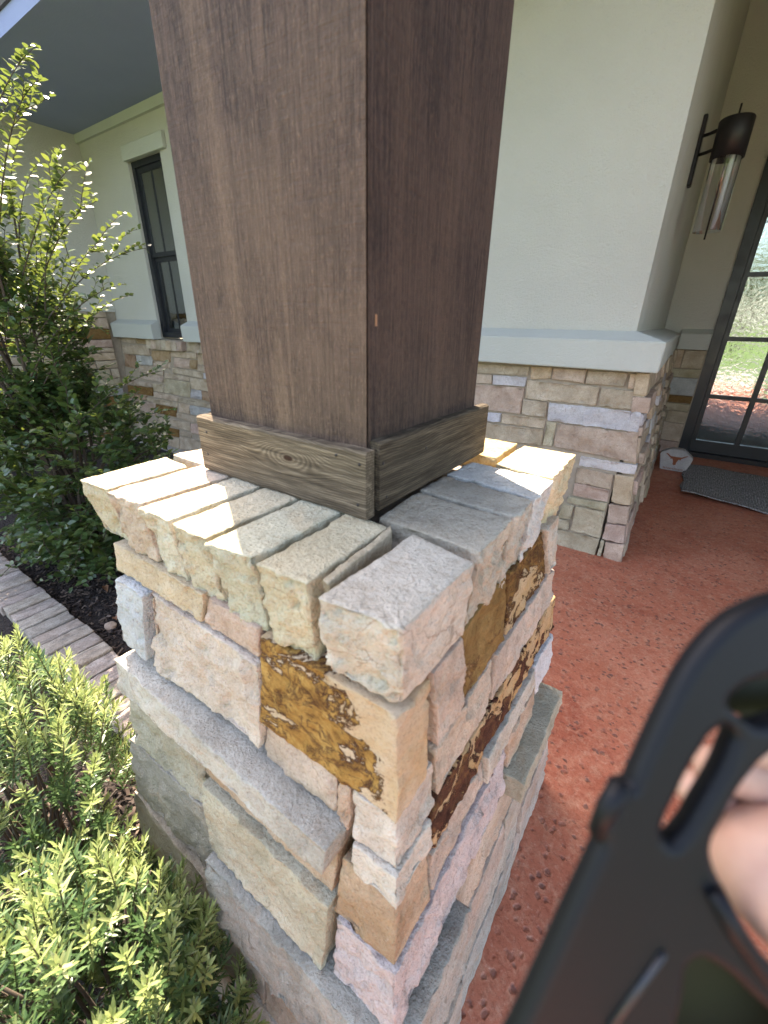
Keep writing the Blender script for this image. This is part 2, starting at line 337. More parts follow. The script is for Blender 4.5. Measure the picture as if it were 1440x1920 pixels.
def m_brick():
    t = NT('weathered edging brick'); v = t.coord(); col = t.new('ShaderNodeObjectInfo').outputs['Color']
    g = t.noise(t.coord((1.2, 1, 1)), 16, 5, .7, .8); f = t.noise(v, 150, 3, .7); st = t.noise(t.coord((30, 3, 8)), 1.5, 4, .65)
    c = t.mix(t.ramp(g, (.32, 0.0), (.65, 1.0)), t.mix(1.0, col, (.55, .5, .47), 'MULTIPLY'), col)
    c = t.mix(t.ramp(st, (.5, 0.0), (.62, .7)), c, (.20, .185, .165)); c = t.mix(t.ramp(f, (.33, .6), (.5, 0.0)), c, (.09, .075, .065))
    return t.fin(c, .93, t.bump(t.math('ADD', g, t.math('ADD', st, f)), .8, .006), Specular_IOR_Level=.2)
M['brick'] = m_brick()
def m_leaf(name, stops, tr, trc, rough=.38, spec=.5):
    t = NT(name); rnd = t.new('ShaderNodeNewGeometry').outputs['Random Per Island']
    c = t.ramp(rnd, *stops); t.fin(c, rough, None, Specular_IOR_Level=spec)
    tl = t.new('ShaderNodeBsdfTranslucent', {'Color': t.mix(.55, c, trc)})
    x = t.new('ShaderNodeMixShader', {0: tr}); t.l.new(t.b.outputs[0], x.inputs[1]); t.l.new(tl.outputs[0], x.inputs[2])
    t.l.new(x.outputs[0], t.out.inputs['Surface']); return t.m
M['leaf'] = m_leaf('glossy shrub leaf', ((0, (.028, .062, .024)), (.55, (.05, .098, .034)), (.85, (.072, .122, .04)), (1, (.12, .15, .04))), .30, (.30, .36, .06), .30, .6)
M['yew'] = m_leaf('yew needle', ((0, (.020, .05, .018)), (.5, (.052, .105, .038)), (1, (.11, .175, .07))), .3, (.24, .36, .12), .36, .55)  # old needles, darkened further for the shade inside the bush
M['yew_new'] = m_leaf('young yew needle', ((0, (.165, .225, .075)), (.6, (.26, .325, .12)), (1, (.38, .42, .20))), .34, (.42, .48, .17), .36, .55)
M['tree_leaf'] = m_leaf('tree leaf', ((0, (.03, .06, .02)), (1, (.07, .12, .03))), .3, (.2, .3, .05), .5)
M['bark'] = plain('bark', (.075, .055, .042), .9); M['twig'] = plain('green brown twig', (.10, .085, .035), .8); M['deadtwig'] = plain('dead twig', (.34, .29, .24), .9)
t = NT('dry leaf'); M['dry'] = t.fin(t.mix(t.noise(t.coord(), 40, 4), (.13, .055, .025), (.34, .17, .09)), .8)
t = NT('black moulded plastic'); v = t.coord(rand=False)
M['plastic'] = t.fin(t.mix(t.noise(v, 30, 3), (.0022, .003, .005), (.0035, .0045, .007)), .5, t.bump(t.noise(v, 900, 2), .12, .001), Specular_IOR_Level=.22)
t = NT('dark olive fill'); M['olive'] = t.fin((.012, .015, .006), .5, None, Specular_IOR_Level=.2)
t = NT('skin'); v = t.coord(rand=False); n = t.noise(v, 60, 4); 
M['skin'] = t.fin(t.mix(t.ramp(n, (.35, 0.0), (.7, .6)), (.56, .33, .25), (.47, .24, .18)), .48, t.bump(t.noise(v, 420, 3), .25, .001), Subsurface_Weight=.12, Subsurface_Radius=(.01, .004, .002))
t = NT('burnt orange paint'); M['orange'] = t.fin((.22, .055, .015), .6)
PAL = dict(t=(.49, .385, .285), c=(.52, .385, .265), p=(.50, .355, .285), w=(.55, .54, .57), W=(.68, .66, .66), o=(.43, .37, .255), y=(.34, .22, .10), r=(.32, .185, .10), b=(.43, .44, .44))
random.seed(4); np.random.seed(4)
rnd = random.uniform
def jit(c, a=.12):
    k = 1+rnd(-a, a); return tuple(max(.01, min(.85, x*k*(1+rnd(-.03, .03)))) for x in c)
FP = 795.5
def ray(px, py): return CR*((px-720)/FP)-CU*((py-960)/FP)+CF

# ================================================================== the ground
tag(box('ground', -60, 60, -70, -1.6, -.4, -.17, M['lawn']), kind='structure')
tag(box('walkway', -.09, 1.7, -6, -1.6, -.3, -.12, M['drive']), kind='structure')
tag(box('driveway', -60, 60, -10, -6.0, -.35, -.13, M['asphalt']), kind='structure')
tag(prism('porch_floor', [(-.075, -1.6, -.3), (5, -1.6, -.3), (5, 6.6, -.3), (-.62, 6.6, -.3), (-.62, 1.0, -.3), (-.30, 1.0, -.3), (-.30, .30, -.3), (-.075, .30, -.3)], (0, 0, .3), M['porch']), kind='structure')
bm = bmesh.new(); nx, ny = 120, 70
gv = [[None]*(ny+1) for _ in range(nx+1)]
for i in range(nx+1):
    for j in range(ny+1):
        x = -9+(8.38+.55)*i/nx; y = -1.6+4.7*j/ny
        gv[i][j] = bm.verts.new((x, y, -.155+.018*noise.noise((x*3, y*3, 0))+.008*noise.noise((x*14, y*14, 3))))
for i in range(nx):
    for j in range(ny): bm.faces.new((gv[i][j], gv[i+1][j], gv[i+1][j+1], gv[i][j+1]))
mulch = tag(bm_obj('mulch_bed', bm, M['mulch'], smooth=True), kind='structure')
V, F = [], []
for k in range(14000):
    if k < 11000: x, y = rnd(-4.2, -.65), rnd(.62, 2.2)
    else: x, y = rnd(-1.6, -.1), rnd(-.5, .38)
    l, w, a = rnd(.005, .019), rnd(.0025, .007), rnd(0, 6.3); z = -.145+rnd(-.004, .014); tl = rnd(-.5, .5); tw = rnd(-.6, .6)
    dx, dy = math.cos(a), math.sin(a); b = len(V)
    for s, q in ((-1, -1), (1, -1), (1, 1), (-1, 1)):
        V.append((x+dx*l*s-dy*w*q, y+dy*l*s+dx*w*q, z+tl*l*s+tw*w*q))
    V += [(p[0], p[1], p[2]-.003) for p in V[b:b+4]]
    F += [(b, b+1, b+2, b+3), (b, b+4, b+5, b+1), (b+1, b+5, b+6, b+2), (b+2, b+6, b+7, b+3), (b+3, b+7, b+4, b)]
tag(mesh('mulch_chips', V, F, M['chip']), 'dark shredded bark mulch covering the planting bed', 'mulch', kind='stuff')

# ================================================================== the house
H = empty('house', (-2.5, 3.1, -.15), 'sage stucco house with stone wainscot, sloped ledge and black framed openings', 'house')
def multi(name, boxes, mat, parent):
    bm = bmesh.new()
    for b in boxes:
        b2 = box_bm(*b); me = bpy.data.meshes.new('tmp'); b2.to_mesh(me); b2.free(); bm.from_mesh(me); bpy.data.meshes.remove(me)
    return bm_obj(name, bm, mat, parent)
YS = 3.04
multi('stucco_wall', [(-6.8, -5.5, YS, 3.3, 1.19, 3.6), (-4.87, -4.47, YS, 3.3, 1.19, 2.95), (-3.84, -.34, YS, 3.3, 1.19, 4.5), (-5.5, -3.84, YS, 3.3, 2.95, 3.6)], M['stucco'], H)
SK = .024
def sk(y): return -SK*(y-3.04)
prism('entry_side_wall', [(-.341, YS+.002, 1.19), (-.341+sk(6.5), 6.5, 1.19), (-.6+sk(6.5), 6.5, 1.19), (-.6, YS+.27, 1.19)], (0, 0, 3.31), M['stucco'], H)
multi('door_wall', [(-.43, .055, 6.3, 6.6, 1.19, 4.5), (.055, 2.2, 6.3, 6.6, 3.03, 4.5)], M['stucco'], H)
box('alcove_shade_wall', 2.2, 2.45, 2.6, 6.6, 0, 4.5, M['stucco'], H)  # unseen wall, added to keep daylight out of the entry alcove
box('wing_wall', -6.75, -6.47, -.6, YS-.002, 1.5, 3.6, M['stucco'], H)
# soffit, frieze, fascia, roof
box('soffit', -6.47, -1.2, 1.92, YS, 3.33, 3.36, M['soffit'], H)
box('fascia', -6.47, -1.2, 1.89, 1.92, 3.328, 3.44, M['soffit'], H)
box('wing_shade_soffit', -6.47, -5.15, -.6, 1.885, 3.33, 3.36, M['soffit'], H)  # unseen eave, added to block the sky and darken the left walls
box('frieze', -6.47, -1.2, 3.005, YS-.001, 3.25, 3.329, M['trim'], H)
prism('roof', [(-7.5, 1.87, 3.442), (-7.5, 5.5, 5.1), (-7.5, 5.5, 5.16), (-7.5, 1.87, 3.49)], (6.3, 0, 0), M['roof'], H)
box('porch_ceiling', -1.15, 4.5, .02, 6.62, 4.5, 4.62, M['trim'], H)
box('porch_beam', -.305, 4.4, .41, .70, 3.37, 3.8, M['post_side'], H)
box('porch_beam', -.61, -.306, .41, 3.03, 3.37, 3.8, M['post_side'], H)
box('gable_wall', -.60, 4.4, .45, .66, 3.8, 4.5, M['stucco'], H)
# sloped ledge (water table)
ZL0, ZL1, ZL2 = 1.2, 1.362, 1.415
def ledge(x0, x1):
    prism('ledge', [(x0, 3.0395, ZL0), (x0, 2.93, ZL0), (x0, 2.925, ZL1), (x0, 3.0395, ZL2)], (x1-x0, 0, 0), M['trim'], H, .004)
ledge(-6.46, -5.46); ledge(-4.84, -4.5)
prof = [((-.341, 3.0395), ZL0), ((-.172, 2.93), ZL0), ((-.168, 2.925), ZL1), ((-.341, 3.0395), ZL2)]
V = [(-3.84, p[1], z) for p, z in prof]+[(p[0], p[1], z) for p, z in prof]+[(p[0]+sk(6.3), 6.2 if i in (1, 2) else 6.3, z) for i, (p, z) in enumerate(prof)]
F = []
for s in (0, 4):
    for i in range(4): F.append((s+i, s+(i+1) % 4, s+4+(i+1) % 4, s+4+i))
F += [(3, 2, 1, 0), (8, 9, 10, 11)]
bm = bmesh.new(); bv = [bm.verts.new(v) for v in V]
for f in F: bm.faces.new([bv[i] for i in f])
bmesh.ops.recalc_face_normals(bm, faces=bm.faces[:]); bmesh.ops.bevel(bm, geom=bm.edges[:], offset=.005, segments=2, affect='EDGES')
bm_obj('ledge', bm, M['trim'], H)
prism('ledge', [(-.24, 6.2995, ZL0), (-.24, 6.2, ZL0), (-.24, 6.195, ZL1), (-.24, 6.2995, ZL2)], (.29, 0, 0), M['trim'], H, .004)
# stone wainscots: mortar backing with the stones as pieces
def yf(z, p=0): return 2.92+.09*z-p
w1 = prism('stone_wainscot', [(-6.7, yf(-.2)+.012, -.2), (-6.7, yf(1.2)+.010, 1.2), (-6.7, 3.3, 1.2), (-6.7, 3.3, -.2)], (6.7-.115-.14, 0, 0), M['mortar'], H)
def wq(q, k, p=None, sp=.045, dep=.07, par=None):
    (x0, z0), (x1, z1), (x2, z2), (x3, z3) = q; g = .0015
    x0 += g; x3 += g; x1 -= g; x2 -= g; z0 -= g; z1 -= g; z2 += g; z3 += g
    p = rnd(.0, .016) if p is None else p
    cor = [(x3, yf(z3, p), z3), (x0, yf(z0, p), z0), (x3, yf(z3)+dep, z3), (x0, yf(z0)+dep, z0), (x2, yf(z2, p), z2), (x1, yf(z1, p), z1), (x2, yf(z2)+dep, z2), (x1, yf(z1)+dep, z1)]
    mt = M['quartz'] if k in 'wW' else (M['rust_plain'] if k == 'r' and random.random() < .5 else M['stone_far'])
    return rock('stone', cor, mt, par or w1, sp, .0055, (.4, .4, 1.3, 0, .4, .4), .013, 12, .0025, random.randint(1, 9999), jit(PAL[k], .1))
def table(s):
    for e in s.split(';'):
        a = e.split(); v = list(map(float, a[1:])); yield a[0], [(v[2*i], v[2*i+1]) for i in range(4)]
RW = '''t -1.352 1.178 -0.920 1.182 -0.923 1.121 -1.344 1.111;c -0.916 1.183 -0.770 1.186 -0.769 1.112 -0.905 1.101;p -0.770 1.186 -0.562 1.187 -0.562 1.106 -0.766 1.112;t -0.557 1.185 -0.327 1.186 -0.332 1.101 -0.555 1.102;c -0.319 1.184 -0.222 1.186 -0.216 1.091 -0.313 1.095;t -1.346 1.107 -1.176 1.110 -1.169 1.045 -1.336 1.038;w -1.170 1.111 -0.928 1.113 -0.928 1.049 -1.162 1.043;p -1.341 1.034 -0.932 1.046 -0.927 0.865 -1.316 0.863;t -0.927 1.094 -0.465 1.094 -0.462 0.975 -0.918 0.972;t -0.457 1.089 -0.211 1.085 -0.201 0.974 -0.451 0.977;t -0.927 0.970 -0.759 0.967 -0.753 0.865 -0.922 0.864;w -0.752 0.966 -0.204 0.970 -0.192 0.845 -0.745 0.846;w -1.208 0.849 -1.068 0.855 -1.065 0.791 -1.197 0.783;t -1.061 0.854 -0.752 0.860 -0.751 0.788 -1.059 0.785;t -1.207 0.777 -0.751 0.787 -0.744 0.678 -1.188 0.654;o -0.744 0.843 -0.678 0.842 -0.676 0.680 -0.744 0.678;p -0.669 0.841 -0.191 0.842 -0.162 0.662 -0.672 0.681;W -0.489 0.649 -0.151 0.652 -0.148 0.586 -0.487 0.582;t -0.490 0.576 -0.266 0.572 -0.262 0.470 -0.485 0.471;c -0.262 0.573 -0.150 0.579 -0.128 0.393 -0.244 0.388;p -0.485 0.471 -0.265 0.465 -0.259 0.385 -0.483 0.377;o -0.507 0.367 -0.258 0.380 -0.260 0.319 -0.507 0.323;o -0.531 0.312 -0.452 0.313 -0.456 0.206 -0.545 0.200;o -0.447 0.312 -0.260 0.316 -0.246 0.128 -0.441 0.133;o -0.548 0.194 -0.459 0.201 -0.453 0.129 -0.537 0.115;p -0.252 0.372 -0.130 0.385 -0.119 0.259 -0.239 0.244;p -0.239 0.243 -0.122 0.254 -0.105 0.131 -0.242 0.128;o -0.537 0.115 -0.250 0.125 -0.254 -0.006 -0.519 -0.019;o -0.244 0.119 -0.219 0.120 -0.214 0.003 -0.246 -0.003;p -0.217 0.111 -0.104 0.127 -0.090 -0.002 -0.204 -0.004'''
WW = '''t -6.643 1.194 -6.058 1.192 -6.085 1.127 -6.663 1.131;y -6.059 1.189 -5.769 1.187 -5.783 1.129 -6.075 1.127;t -6.628 1.096 -5.765 1.120 -5.755 0.994 -6.661 0.989;t -4.912 1.185 -4.727 1.186 -4.734 1.083 -4.928 1.087;r -6.402 0.986 -6.133 0.984 -6.157 0.814 -6.438 0.822;b -6.122 0.985 -5.727 0.991 -5.733 0.878 -6.136 0.867;y -5.730 1.063 -5.282 1.070 -5.316 0.942 -5.718 0.942;t -5.729 0.937 -5.326 0.937 -5.340 0.865 -5.733 0.878;c -5.274 1.066 -4.743 1.078 -4.753 1.012 -5.285 1.010;p -5.215 1.004 -4.895 1.002 -4.909 0.894 -5.253 0.894;y -4.889 1.000 -4.746 1.003 -4.762 0.895 -4.901 0.895;c -4.736 1.070 -4.474 1.070 -4.451 0.951 -4.745 0.952;t -4.746 0.946 -4.444 0.948 -4.449 0.878 -4.755 0.882;t -5.273 0.884 -4.637 0.873 -4.646 0.807 -5.288 0.825;w -4.635 0.868 -4.453 0.869 -4.438 0.804 -4.638 0.807;t -6.060 0.862 -5.478 0.865 -5.496 0.776 -6.081 0.778;p -6.083 0.773 -5.517 0.765 -5.534 0.684 -6.103 0.693;t -5.460 0.813 -4.924 0.801 -4.932 0.749 -5.474 0.748;o -5.513 0.740 -4.933 0.740 -4.953 0.558 -5.549 0.562;t -4.921 0.797 -4.439 0.795 -4.446 0.670 -4.928 0.665;b -4.911 0.667 -4.705 0.665 -4.715 0.559 -4.937 0.555;r -4.698 0.664 -4.416 0.668 -4.399 0.543 -4.704 0.561;r -6.645 0.578 -5.786 0.601 -5.811 0.490 -6.664 0.476;t -6.612 0.653 -5.783 0.658 -5.795 0.605 -6.632 0.585;t -5.773 0.659 -5.539 0.659 -5.559 0.563 -5.792 0.554;t -5.788 0.549 -5.218 0.545 -5.225 0.480 -5.797 0.481;t -5.210 0.541 -4.454 0.532 -4.499 0.476 -5.221 0.481;r -6.666 0.470 -5.978 0.478 -5.992 0.418 -6.672 0.408;t -5.983 0.456 -5.241 0.469 -5.252 0.407 -5.996 0.401;p -6.674 0.402 -5.771 0.400 -5.807 0.236 -6.702 0.267;r -5.762 0.395 -5.271 0.405 -5.303 0.279 -5.778 0.277;c -5.213 0.472 -4.975 0.474 -5.002 0.358 -5.234 0.354;b -4.976 0.469 -4.515 0.475 -4.689 0.363 -4.985 0.355;t -5.283 0.338 -4.741 0.347 -4.752 0.268 -5.294 0.275;t -5.727 0.230 -4.993 0.249 -5.000 0.147 -5.721 0.166;p -4.985 0.245 -4.745 0.254 -4.762 0.128 -4.994 0.133;t -6.261 0.116 -5.541 0.126 -5.563 0.016 -6.288 0.009;r -5.532 0.122 -5.274 0.128 -5.293 0.020 -5.554 0.012;t -5.267 0.118 -4.995 0.123 -5.005 0.060 -5.277 0.059;t -6.291 -0.003 -5.715 0.003 -5.741 -0.123 -6.328 -0.148;t -5.706 -0.001 -5.286 0.010 -5.310 -0.128 -5.723 -0.131;t -5.271 0.039 -4.755 0.059 -4.779 -0.057 -5.293 -0.135'''
for k, q in table(RW): wq(q, k, sp=.022)
for k, q in table(WW):
    if max(p[0] for p in q) > -6.45: wq([(max(p[0], -6.45), p[1]) for p in q], k)
for i in range(7):                                             # soldier stones under the window
    x0 = -5.74+i*.112; wq([(x0, 1.195), (x0+.112, 1.195), (x0+.112, 1.085), (x0, 1.08)], random.choice('bttcpt'), .055)
for i in range(3):
    x0 = -4.72+i*.105; wq([(x0, 1.195), (x0+.105, 1.195), (x0+.105, 1.085), (x0, 1.08)], random.choice('btt'), .05)
def ashlar(u0, u1, z0, z1, put, kinds='ttcpopwtb'):
    z = z0
    while z < z1-.03:
        h = min(random.choice((.06, .08, .10, .13, .16)), z1-z)
        if z1-z-h < .045: h = z1-z
        u = u0
        while u < u1-.02:
            w = min(rnd(.14, .5), u1-u)
            if u1-u-w < .1: w = u1-u
            put([(u, z+h), (u+w, z+h), (u+w, z), (u, z)], random.choice(kinds)); u += w
        z += h
ashlar(-4.42, -1.36, -.19, 1.195, lambda q, k: wq(q, k, sp=.12))
ashlar(-1.34, -.56, -.02, .64, lambda q, k: wq(q, k, sp=.1))
# return of the wainscot, facing the entry
w2 = prism('stone_wainscot', [(-.13, 3.06, 0), (-.245, 3.06, 1.2), (-.5, 3.06, 1.2), (-.5, 3.06, 0)], (sk(6.3), 3.23, 0), M['mortar'], H)
def xf(y, z, p=0): return -.097-.1*z-.012*(y-2.92)+p
def rq(q, k, p=None):
    (u0, z0), (u1, z1), (u2, z2), (u3, z3) = q; g = .0035; u0 += g; u3 += g; u1 -= g; u2 -= g; z0 -= g; z1 -= g; z2 += g; z3 += g
    p = random.choice((0, .004, .008, .014, .03)) if p is None else p; D = .07
    cor = []
    for inner in (1, 0):
        for (ub, zb), (ut, zt) in (((u3, z3), (u0, z0)), ((u2, z2), (u1, z1))):
            for u, z in ((ub, zb), (ut, zt)): cor.append((xf(u, z)-D if inner else xf(u, z, p), u, z))
    mt = M['quartz'] if k in 'wW' else M['stone_far']
    rock('stone', cor, mt, w2, .07, .008, (.0, 1.2, .5, .5, .5, .5), .01, 11, .004, random.randint(1, 9999), jit(PAL[k], .1))
ashlar(2.995, 6.2, 0, 1.195, rq, 'ttcpowtt')
w3 = prism('stone_wainscot', [(-.44, 6.25, 0), (-.44, 6.28, 1.2), (-.44, 6.6, 1.2), (-.44, 6.6, 0)], (.495, 0, 0), M['mortar'], H)
def dq(q, k):
    (x0, z0), (x1, _), (x2, z2), (x3, _) = q; g = .003; x0 += g; x1 -= g; z0 -= g; z2 += g
    y = lambda z: 6.225+.03*z
    cor = [(x0, y(z2), z2), (x0, y(z0), z0), (x0, 6.3, z2), (x0, 6.3, z0), (x1, y(z2), z2), (x1, y(z0), z0), (x1, 6.3, z2), (x1, 6.3, z0)]
    rock('stone', cor, M['rust_plain'] if k == 'r' else M['stone_far'], w3, .07, .007, (.5, .5, 1, 0, .5, .5), .008, 11, .003, random.randint(1, 9999), jit(PAL[k], .08))
zz = 0
for h, ks in ((.15, 'p'), (.22, 't'), (.14, 'ot'), (.09, 'o'), (.09, 'r'), (.20, 'b'), (.10, 'o'), (.205, 'ct')):
    xs = (-.235, .048) if len(ks) == 1 else (-.235, -.16, .048)
    for i, k in enumerate(ks): dq([(xs[i], zz+h), (xs[i+1], zz+h), (xs[i+1], zz), (xs[i], zz)], k)
    zz += h
# wing wall stones
w4 = box('stone_wainscot', -6.75, -6.50, -.6, YS-.003, -.2, 1.5, M['mortar'], H)
def lq(q, k):
    (u0, z0), (u1, z1), (u2, z2), (u3, z3) = q; g = .0035; p = rnd(0, .02); cor = []
    for x in (-6.51, -6.455+p):
        for u, a, b in ((u0+g, z2+g, z0-g), (u1-g, z2+g, z0-g)): cor += [(x, u, a), (x, u, b)]
    rock('stone', cor, M['rust_plain'] if k == 'r' else M['stone_far'], w4, .12, .008, (0, 1, .5, .5, .5, .5), .01, 11, .004, random.randint(1, 9999), jit(PAL[k], .1))
ashlar(1.2, 2.9, -.18, 1.5, lq, 'ttcprob'); ashlar(-.58, 1.2, -.18, 1.5, lq, 'ttcpob')
box('foundation', -6.45, -1.36, 2.80, 2.955, -.35, -.135, M['drive'], H)
# windows
def window(x0, x1):
    yo = 3.075; z0, z1, zm = 1.225, 2.95, 2.07; T = .055
    fr = multi('window', [(x0, x0+T, yo, yo+.09, z0, z1), (x1-T, x1, yo, yo+.09, z0, z1), (x0+T, x1-T, yo, yo+.09, z1-T, z1), (x0+T, x1-T, yo, yo+.09, z0, z0+T)], M['black'], H)
    for a, b, y in ((zm, z1-T, yo+.02), (z0+T, zm-.002, yo+.045)):
        s = .045; xa, xb = x0+T+.001, x1-T-.001
        sa = multi('sash', [(xa, xa+s, y, y+.025, a, b), (xb-s, xb, y, y+.025, a, b), (xa+s, xb-s, y, y+.025, b-s, b), (xa+s, xb-s, y, y+.025, a, a+s)], M['black'], fr)
        box('muntin', (x0+x1)/2-.008, (x0+x1)/2+.008, y+.004, y+.022, a+s, b-s, M['black'], fr)
        box('pane', xa+s-.005, xb-s+.005, y+.011, y+.015, a+s-.005, b-s+.005, M['win_glass'], fr)
    V, F = [], []
    for i in range(41):
        x = x0+(x1-x0)*i/40; y = 3.27+.012*math.sin(i*1.9)
        V += [(x, y, z0), (x, y, z1)]
        if i: F.append((2*i-2, 2*i, 2*i+1, 2*i-1))
    mesh('curtain', V, F, M['curtain'], fr, True)
    box('backing', x0-.0, x1+.0, 3.295, 3.31, z0, z1, M['inside'], fr)
    box('window_header', x0-.02, x1+.13, 3.0, YS-.001, 2.945, 3.075, M['trim'], H, .004)
window(-5.5, -4.87); window(-4.47, -3.84)
# entry door: black steel grid with rippled glass
D = box('door', .0552, .155, 6.27, 6.40, 0, 3.03, M['black'], H)
box('jamb', 1.95, 2.05, 6.27, 6.40, 0, 3.03, M['black'], D); box('head', .156, 1.949, 6.27, 6.40, 2.95, 3.03, M['black'], D)
box('threshold', .156, 1.949, 6.22, 6.40, 0, .05, M['bronze'], D)
for (a, b) in ((.16, 1.05), (1.055, 1.945)):
    multi('leaf_frame', [(a, a+.045, 6.30, 6.36, .055, 2.945), (b-.045, b, 6.30, 6.36, .055, 2.945), (a+.045, b-.045, 6.30, 6.36, .055, .19), (a+.045, b-.045, 6.30, 6.36, 2.88, 2.945)], M['black'], D)
    xm = (a+b)/2; zs = [.19, .70, 1.32, 1.94, 2.56, 2.88]
    box('muntin', xm-.025, xm+.025, 6.302, 6.358, .19, 2.88, M['black'], D)
    for i in range(5):
        if i: 
            box('muntin', a+.045, xm-.025, 6.303, 6.357, zs[i]-.022, zs[i]+.022, M['black'], D); box('muntin', xm+.025, b-.045, 6.303, 6.357, zs[i]-.022, zs[i]+.022, M['black'], D)
        for u0, u1 in ((a+.046, xm-.026), (xm+.026, b-.046)):
            box('pane', u0, u1, 6.328, 6.333, zs[i]+(.023 if i else .001), zs[i+1]-.023, M['door_glass'], D)
box('backing', -.3, 2.15, 6.61, 6.64, .0, 3.1, M['inside'], D)

# ================================================================== the porch column
PC = empty('porch_column', (-.42, .62, 0), 'large brown timber post on a stacked sandstone pedestal at the porch edge', 'column')
def core_ring(z, i): return [(-.69-(1.1-z)*.2+i, .18+.064*z+i, z), (-.087-.064*z-i, .18+.064*z+i, z), (-.087-.064*z-i, .80+(1.1-z)*.30-i, z), (-.69-(1.1-z)*.2+i, .80+(1.1-z)*.30-i, z)]
V = core_ring(-.2, .035)+core_ring(1.12, .03)+[(-.705, .266, 1.121), (-.176, .266, 1.121), (-.176, .84, 1.121), (-.705, .84, 1.121), (-.715, .262, 1.192), (-.175, .262, 1.192), (-.175, .83, 1.192), (-.715, .83, 1.192)]
F = [(3, 2, 1, 0)]
for s in (0, 4, 8):
    for i in range(4): F.append((s+i, s+(i+1) % 4, s+4+(i+1) % 4, s+4+i))
F.append((12, 13, 14, 15))
ped = mesh('pedestal', V, F, M['mortar'], PC); ped['label'] = 'battered pedestal of stacked split sandstone'
def fy(z, p): return .18+.064*z-p
def fx(z, p): return -.087-.064*z+p
SPH = .0066; G = .0012
def col(c): return jit(c, .05)
def Lq(q, p, c, mat='stone', dep=.10, amp=.006, r=.0030, lab=None, sp=SPH):
    (x0, z0), (x1, z1), (x2, z2), (x3, z3) = q; x0 += G; x3 += G; x1 -= G; x2 -= G; z0 -= G; z1 -= G; z2 += G; z3 += G
    cor = [(x3, fy(z3, p), z3), (x0, fy(z0, p), z0), (x3, fy(z3, p)+dep, z3), (x0, fy(z0, p)+dep, z0), (x2, fy(z2, p), z2), (x1, fy(z1, p), z1), (x2, fy(z2, p)+dep, z2), (x1, fy(z1, p)+dep, z1)]
    return rock('stone', cor, M[mat], ped, sp, r, (.6, .6, 1.2, 0, .5, .35), amp, 15, .0032, random.randint(1, 9999), col(c), lab)
def Rq(q, p, c, mat='stone', dep=.10, amp=.006, r=.0030, lab=None, sp=SPH):
    (u0, z0), (u1, z1), (u2, z2), (u3, z3) = q; u0 += G; u3 += G; u1 -= G; u2 -= G; z0 -= G; z1 -= G; z2 += G; z3 += G
    cor = []
    for d in (dep, 0):
        for ub, zb, ut, zt in ((u3, z3, u0, z0), (u2, z2, u1, z1)):
            cor += [(fx(zb, p)-d, ub, zb), (fx(zt, p)-d, ut, zt)]
    return rock('stone', cor, M[mat], ped, sp, r, (0, 1.2, .6, .6, .5, .35), amp, 15, .0032, random.randint(1, 9999), col(c), lab)
def Cq(xt, xb, yt, yb, z0, z1, p, c, mat='stone', amp=.006, r=.0030, lab=None, sp=SPH):
    z0 += G; z1 -= G; xt += G; xb += G; yt -= G; yb -= G
    cor = [(xb, fy(z0, p), z0), (xt, fy(z1, p), z1), (xb, yb, z0), (xt, yt, z1), (fx(z0, p), fy(z0, p), z0), (fx(z1, p), fy(z1, p), z1), (fx(z0, p), yb, z0), (fx(z1, p), yt, z1)]
    return rock('stone', cor, M[mat], ped, sp, r, (.6, 1.2, 1.2, .6, .5, .35), amp, 15, .0032, random.randint(1, 9999), col(c), lab)
Lq([(-.690, 1.126), (-.447, 1.126), (-.459, 1.074), (-.692, 1.074)], .012, (0.557, 0.429, 0.290))
Lq([(-.443, 1.124), (-.342, 1.12), (-.346, 1.073), (-.456, 1.073)], .010, (0.557, 0.418, 0.325))
Lq([(-.677, 1.070), (-.594, 1.070), (-.620, .934), (-.702, .934)], .024, (0.499, 0.522, 0.534), 'quartz', lab='blue grey upright stone')
Lq([(-.590, 1.070), (-.344, 1.070), (-.350, .922), (-.617, .921)], .014, (0.603, 0.510, 0.412), amp=.009)
Cq(-.339, -.349, .299, .293, .976, 1.116, .014, (0.660, 0.660, 0.660), 'rust', .005, lab='ochre corner stone with dark brown iron stains')
Lq([(-.351, .972), (-.222, .972), (-.223, .903), (-.352, .902)], .006, (0.557, 0.429, 0.325))
Lq([(-.219, .970), (-.201, .970), (-.202, .889), (-.221, .889)], .007, (0.522, 0.383, 0.278))
Cq(-.198, -.198, .316, .318, .893, .973, .010, (0.615, 0.534, 0.464))
Lq([(-.695, .916), (-.207, .899), (-.212, .848), (-.695, .843)], .044, (0.464, 0.441, 0.389), dep=.14, amp=.006, lab='long grey ledge stone standing proud')
Cq(-.194, -.192, .303, .304, .838, .891, .014, (0.638, 0.568, 0.487))
Cq(-.214, -.226, .306, .308, .706, .835, .008, (0.452, 0.319, 0.197))
Lq([(-.515, .842), (-.218, .842), (-.229, .735), (-.52, .738)], .006, (0.441, 0.313, 0.203))
Lq([(-.77, .84), (-.52, .84), (-.525, .63), (-.80, .60)], .004, (0.383, 0.331, 0.244), amp=.009)
Lq([(-.512, .734), (-.223, .731), (-.236, .556), (-.515, .558)], .02, (0.464, 0.412, 0.307), amp=.007)
Cq(-.219, -.223, .604, .612, .558, .703, .012, (0.534, 0.464, 0.435), 'quartz', .009)
Lq([(-.83, .595), (-.52, .62), (-.52, .42), (-.85, .40)], .004, (0.348, 0.307, 0.238), amp=.009, sp=.012)
Cq(-.515, -.515, .40, .40, .365, .553, .035, (0.313, 0.296, 0.261), amp=.008, sp=.01)
Cq(-.40, -.40, .36, .36, .155, .36, .012, (0.394, 0.336, 0.267), sp=.016)
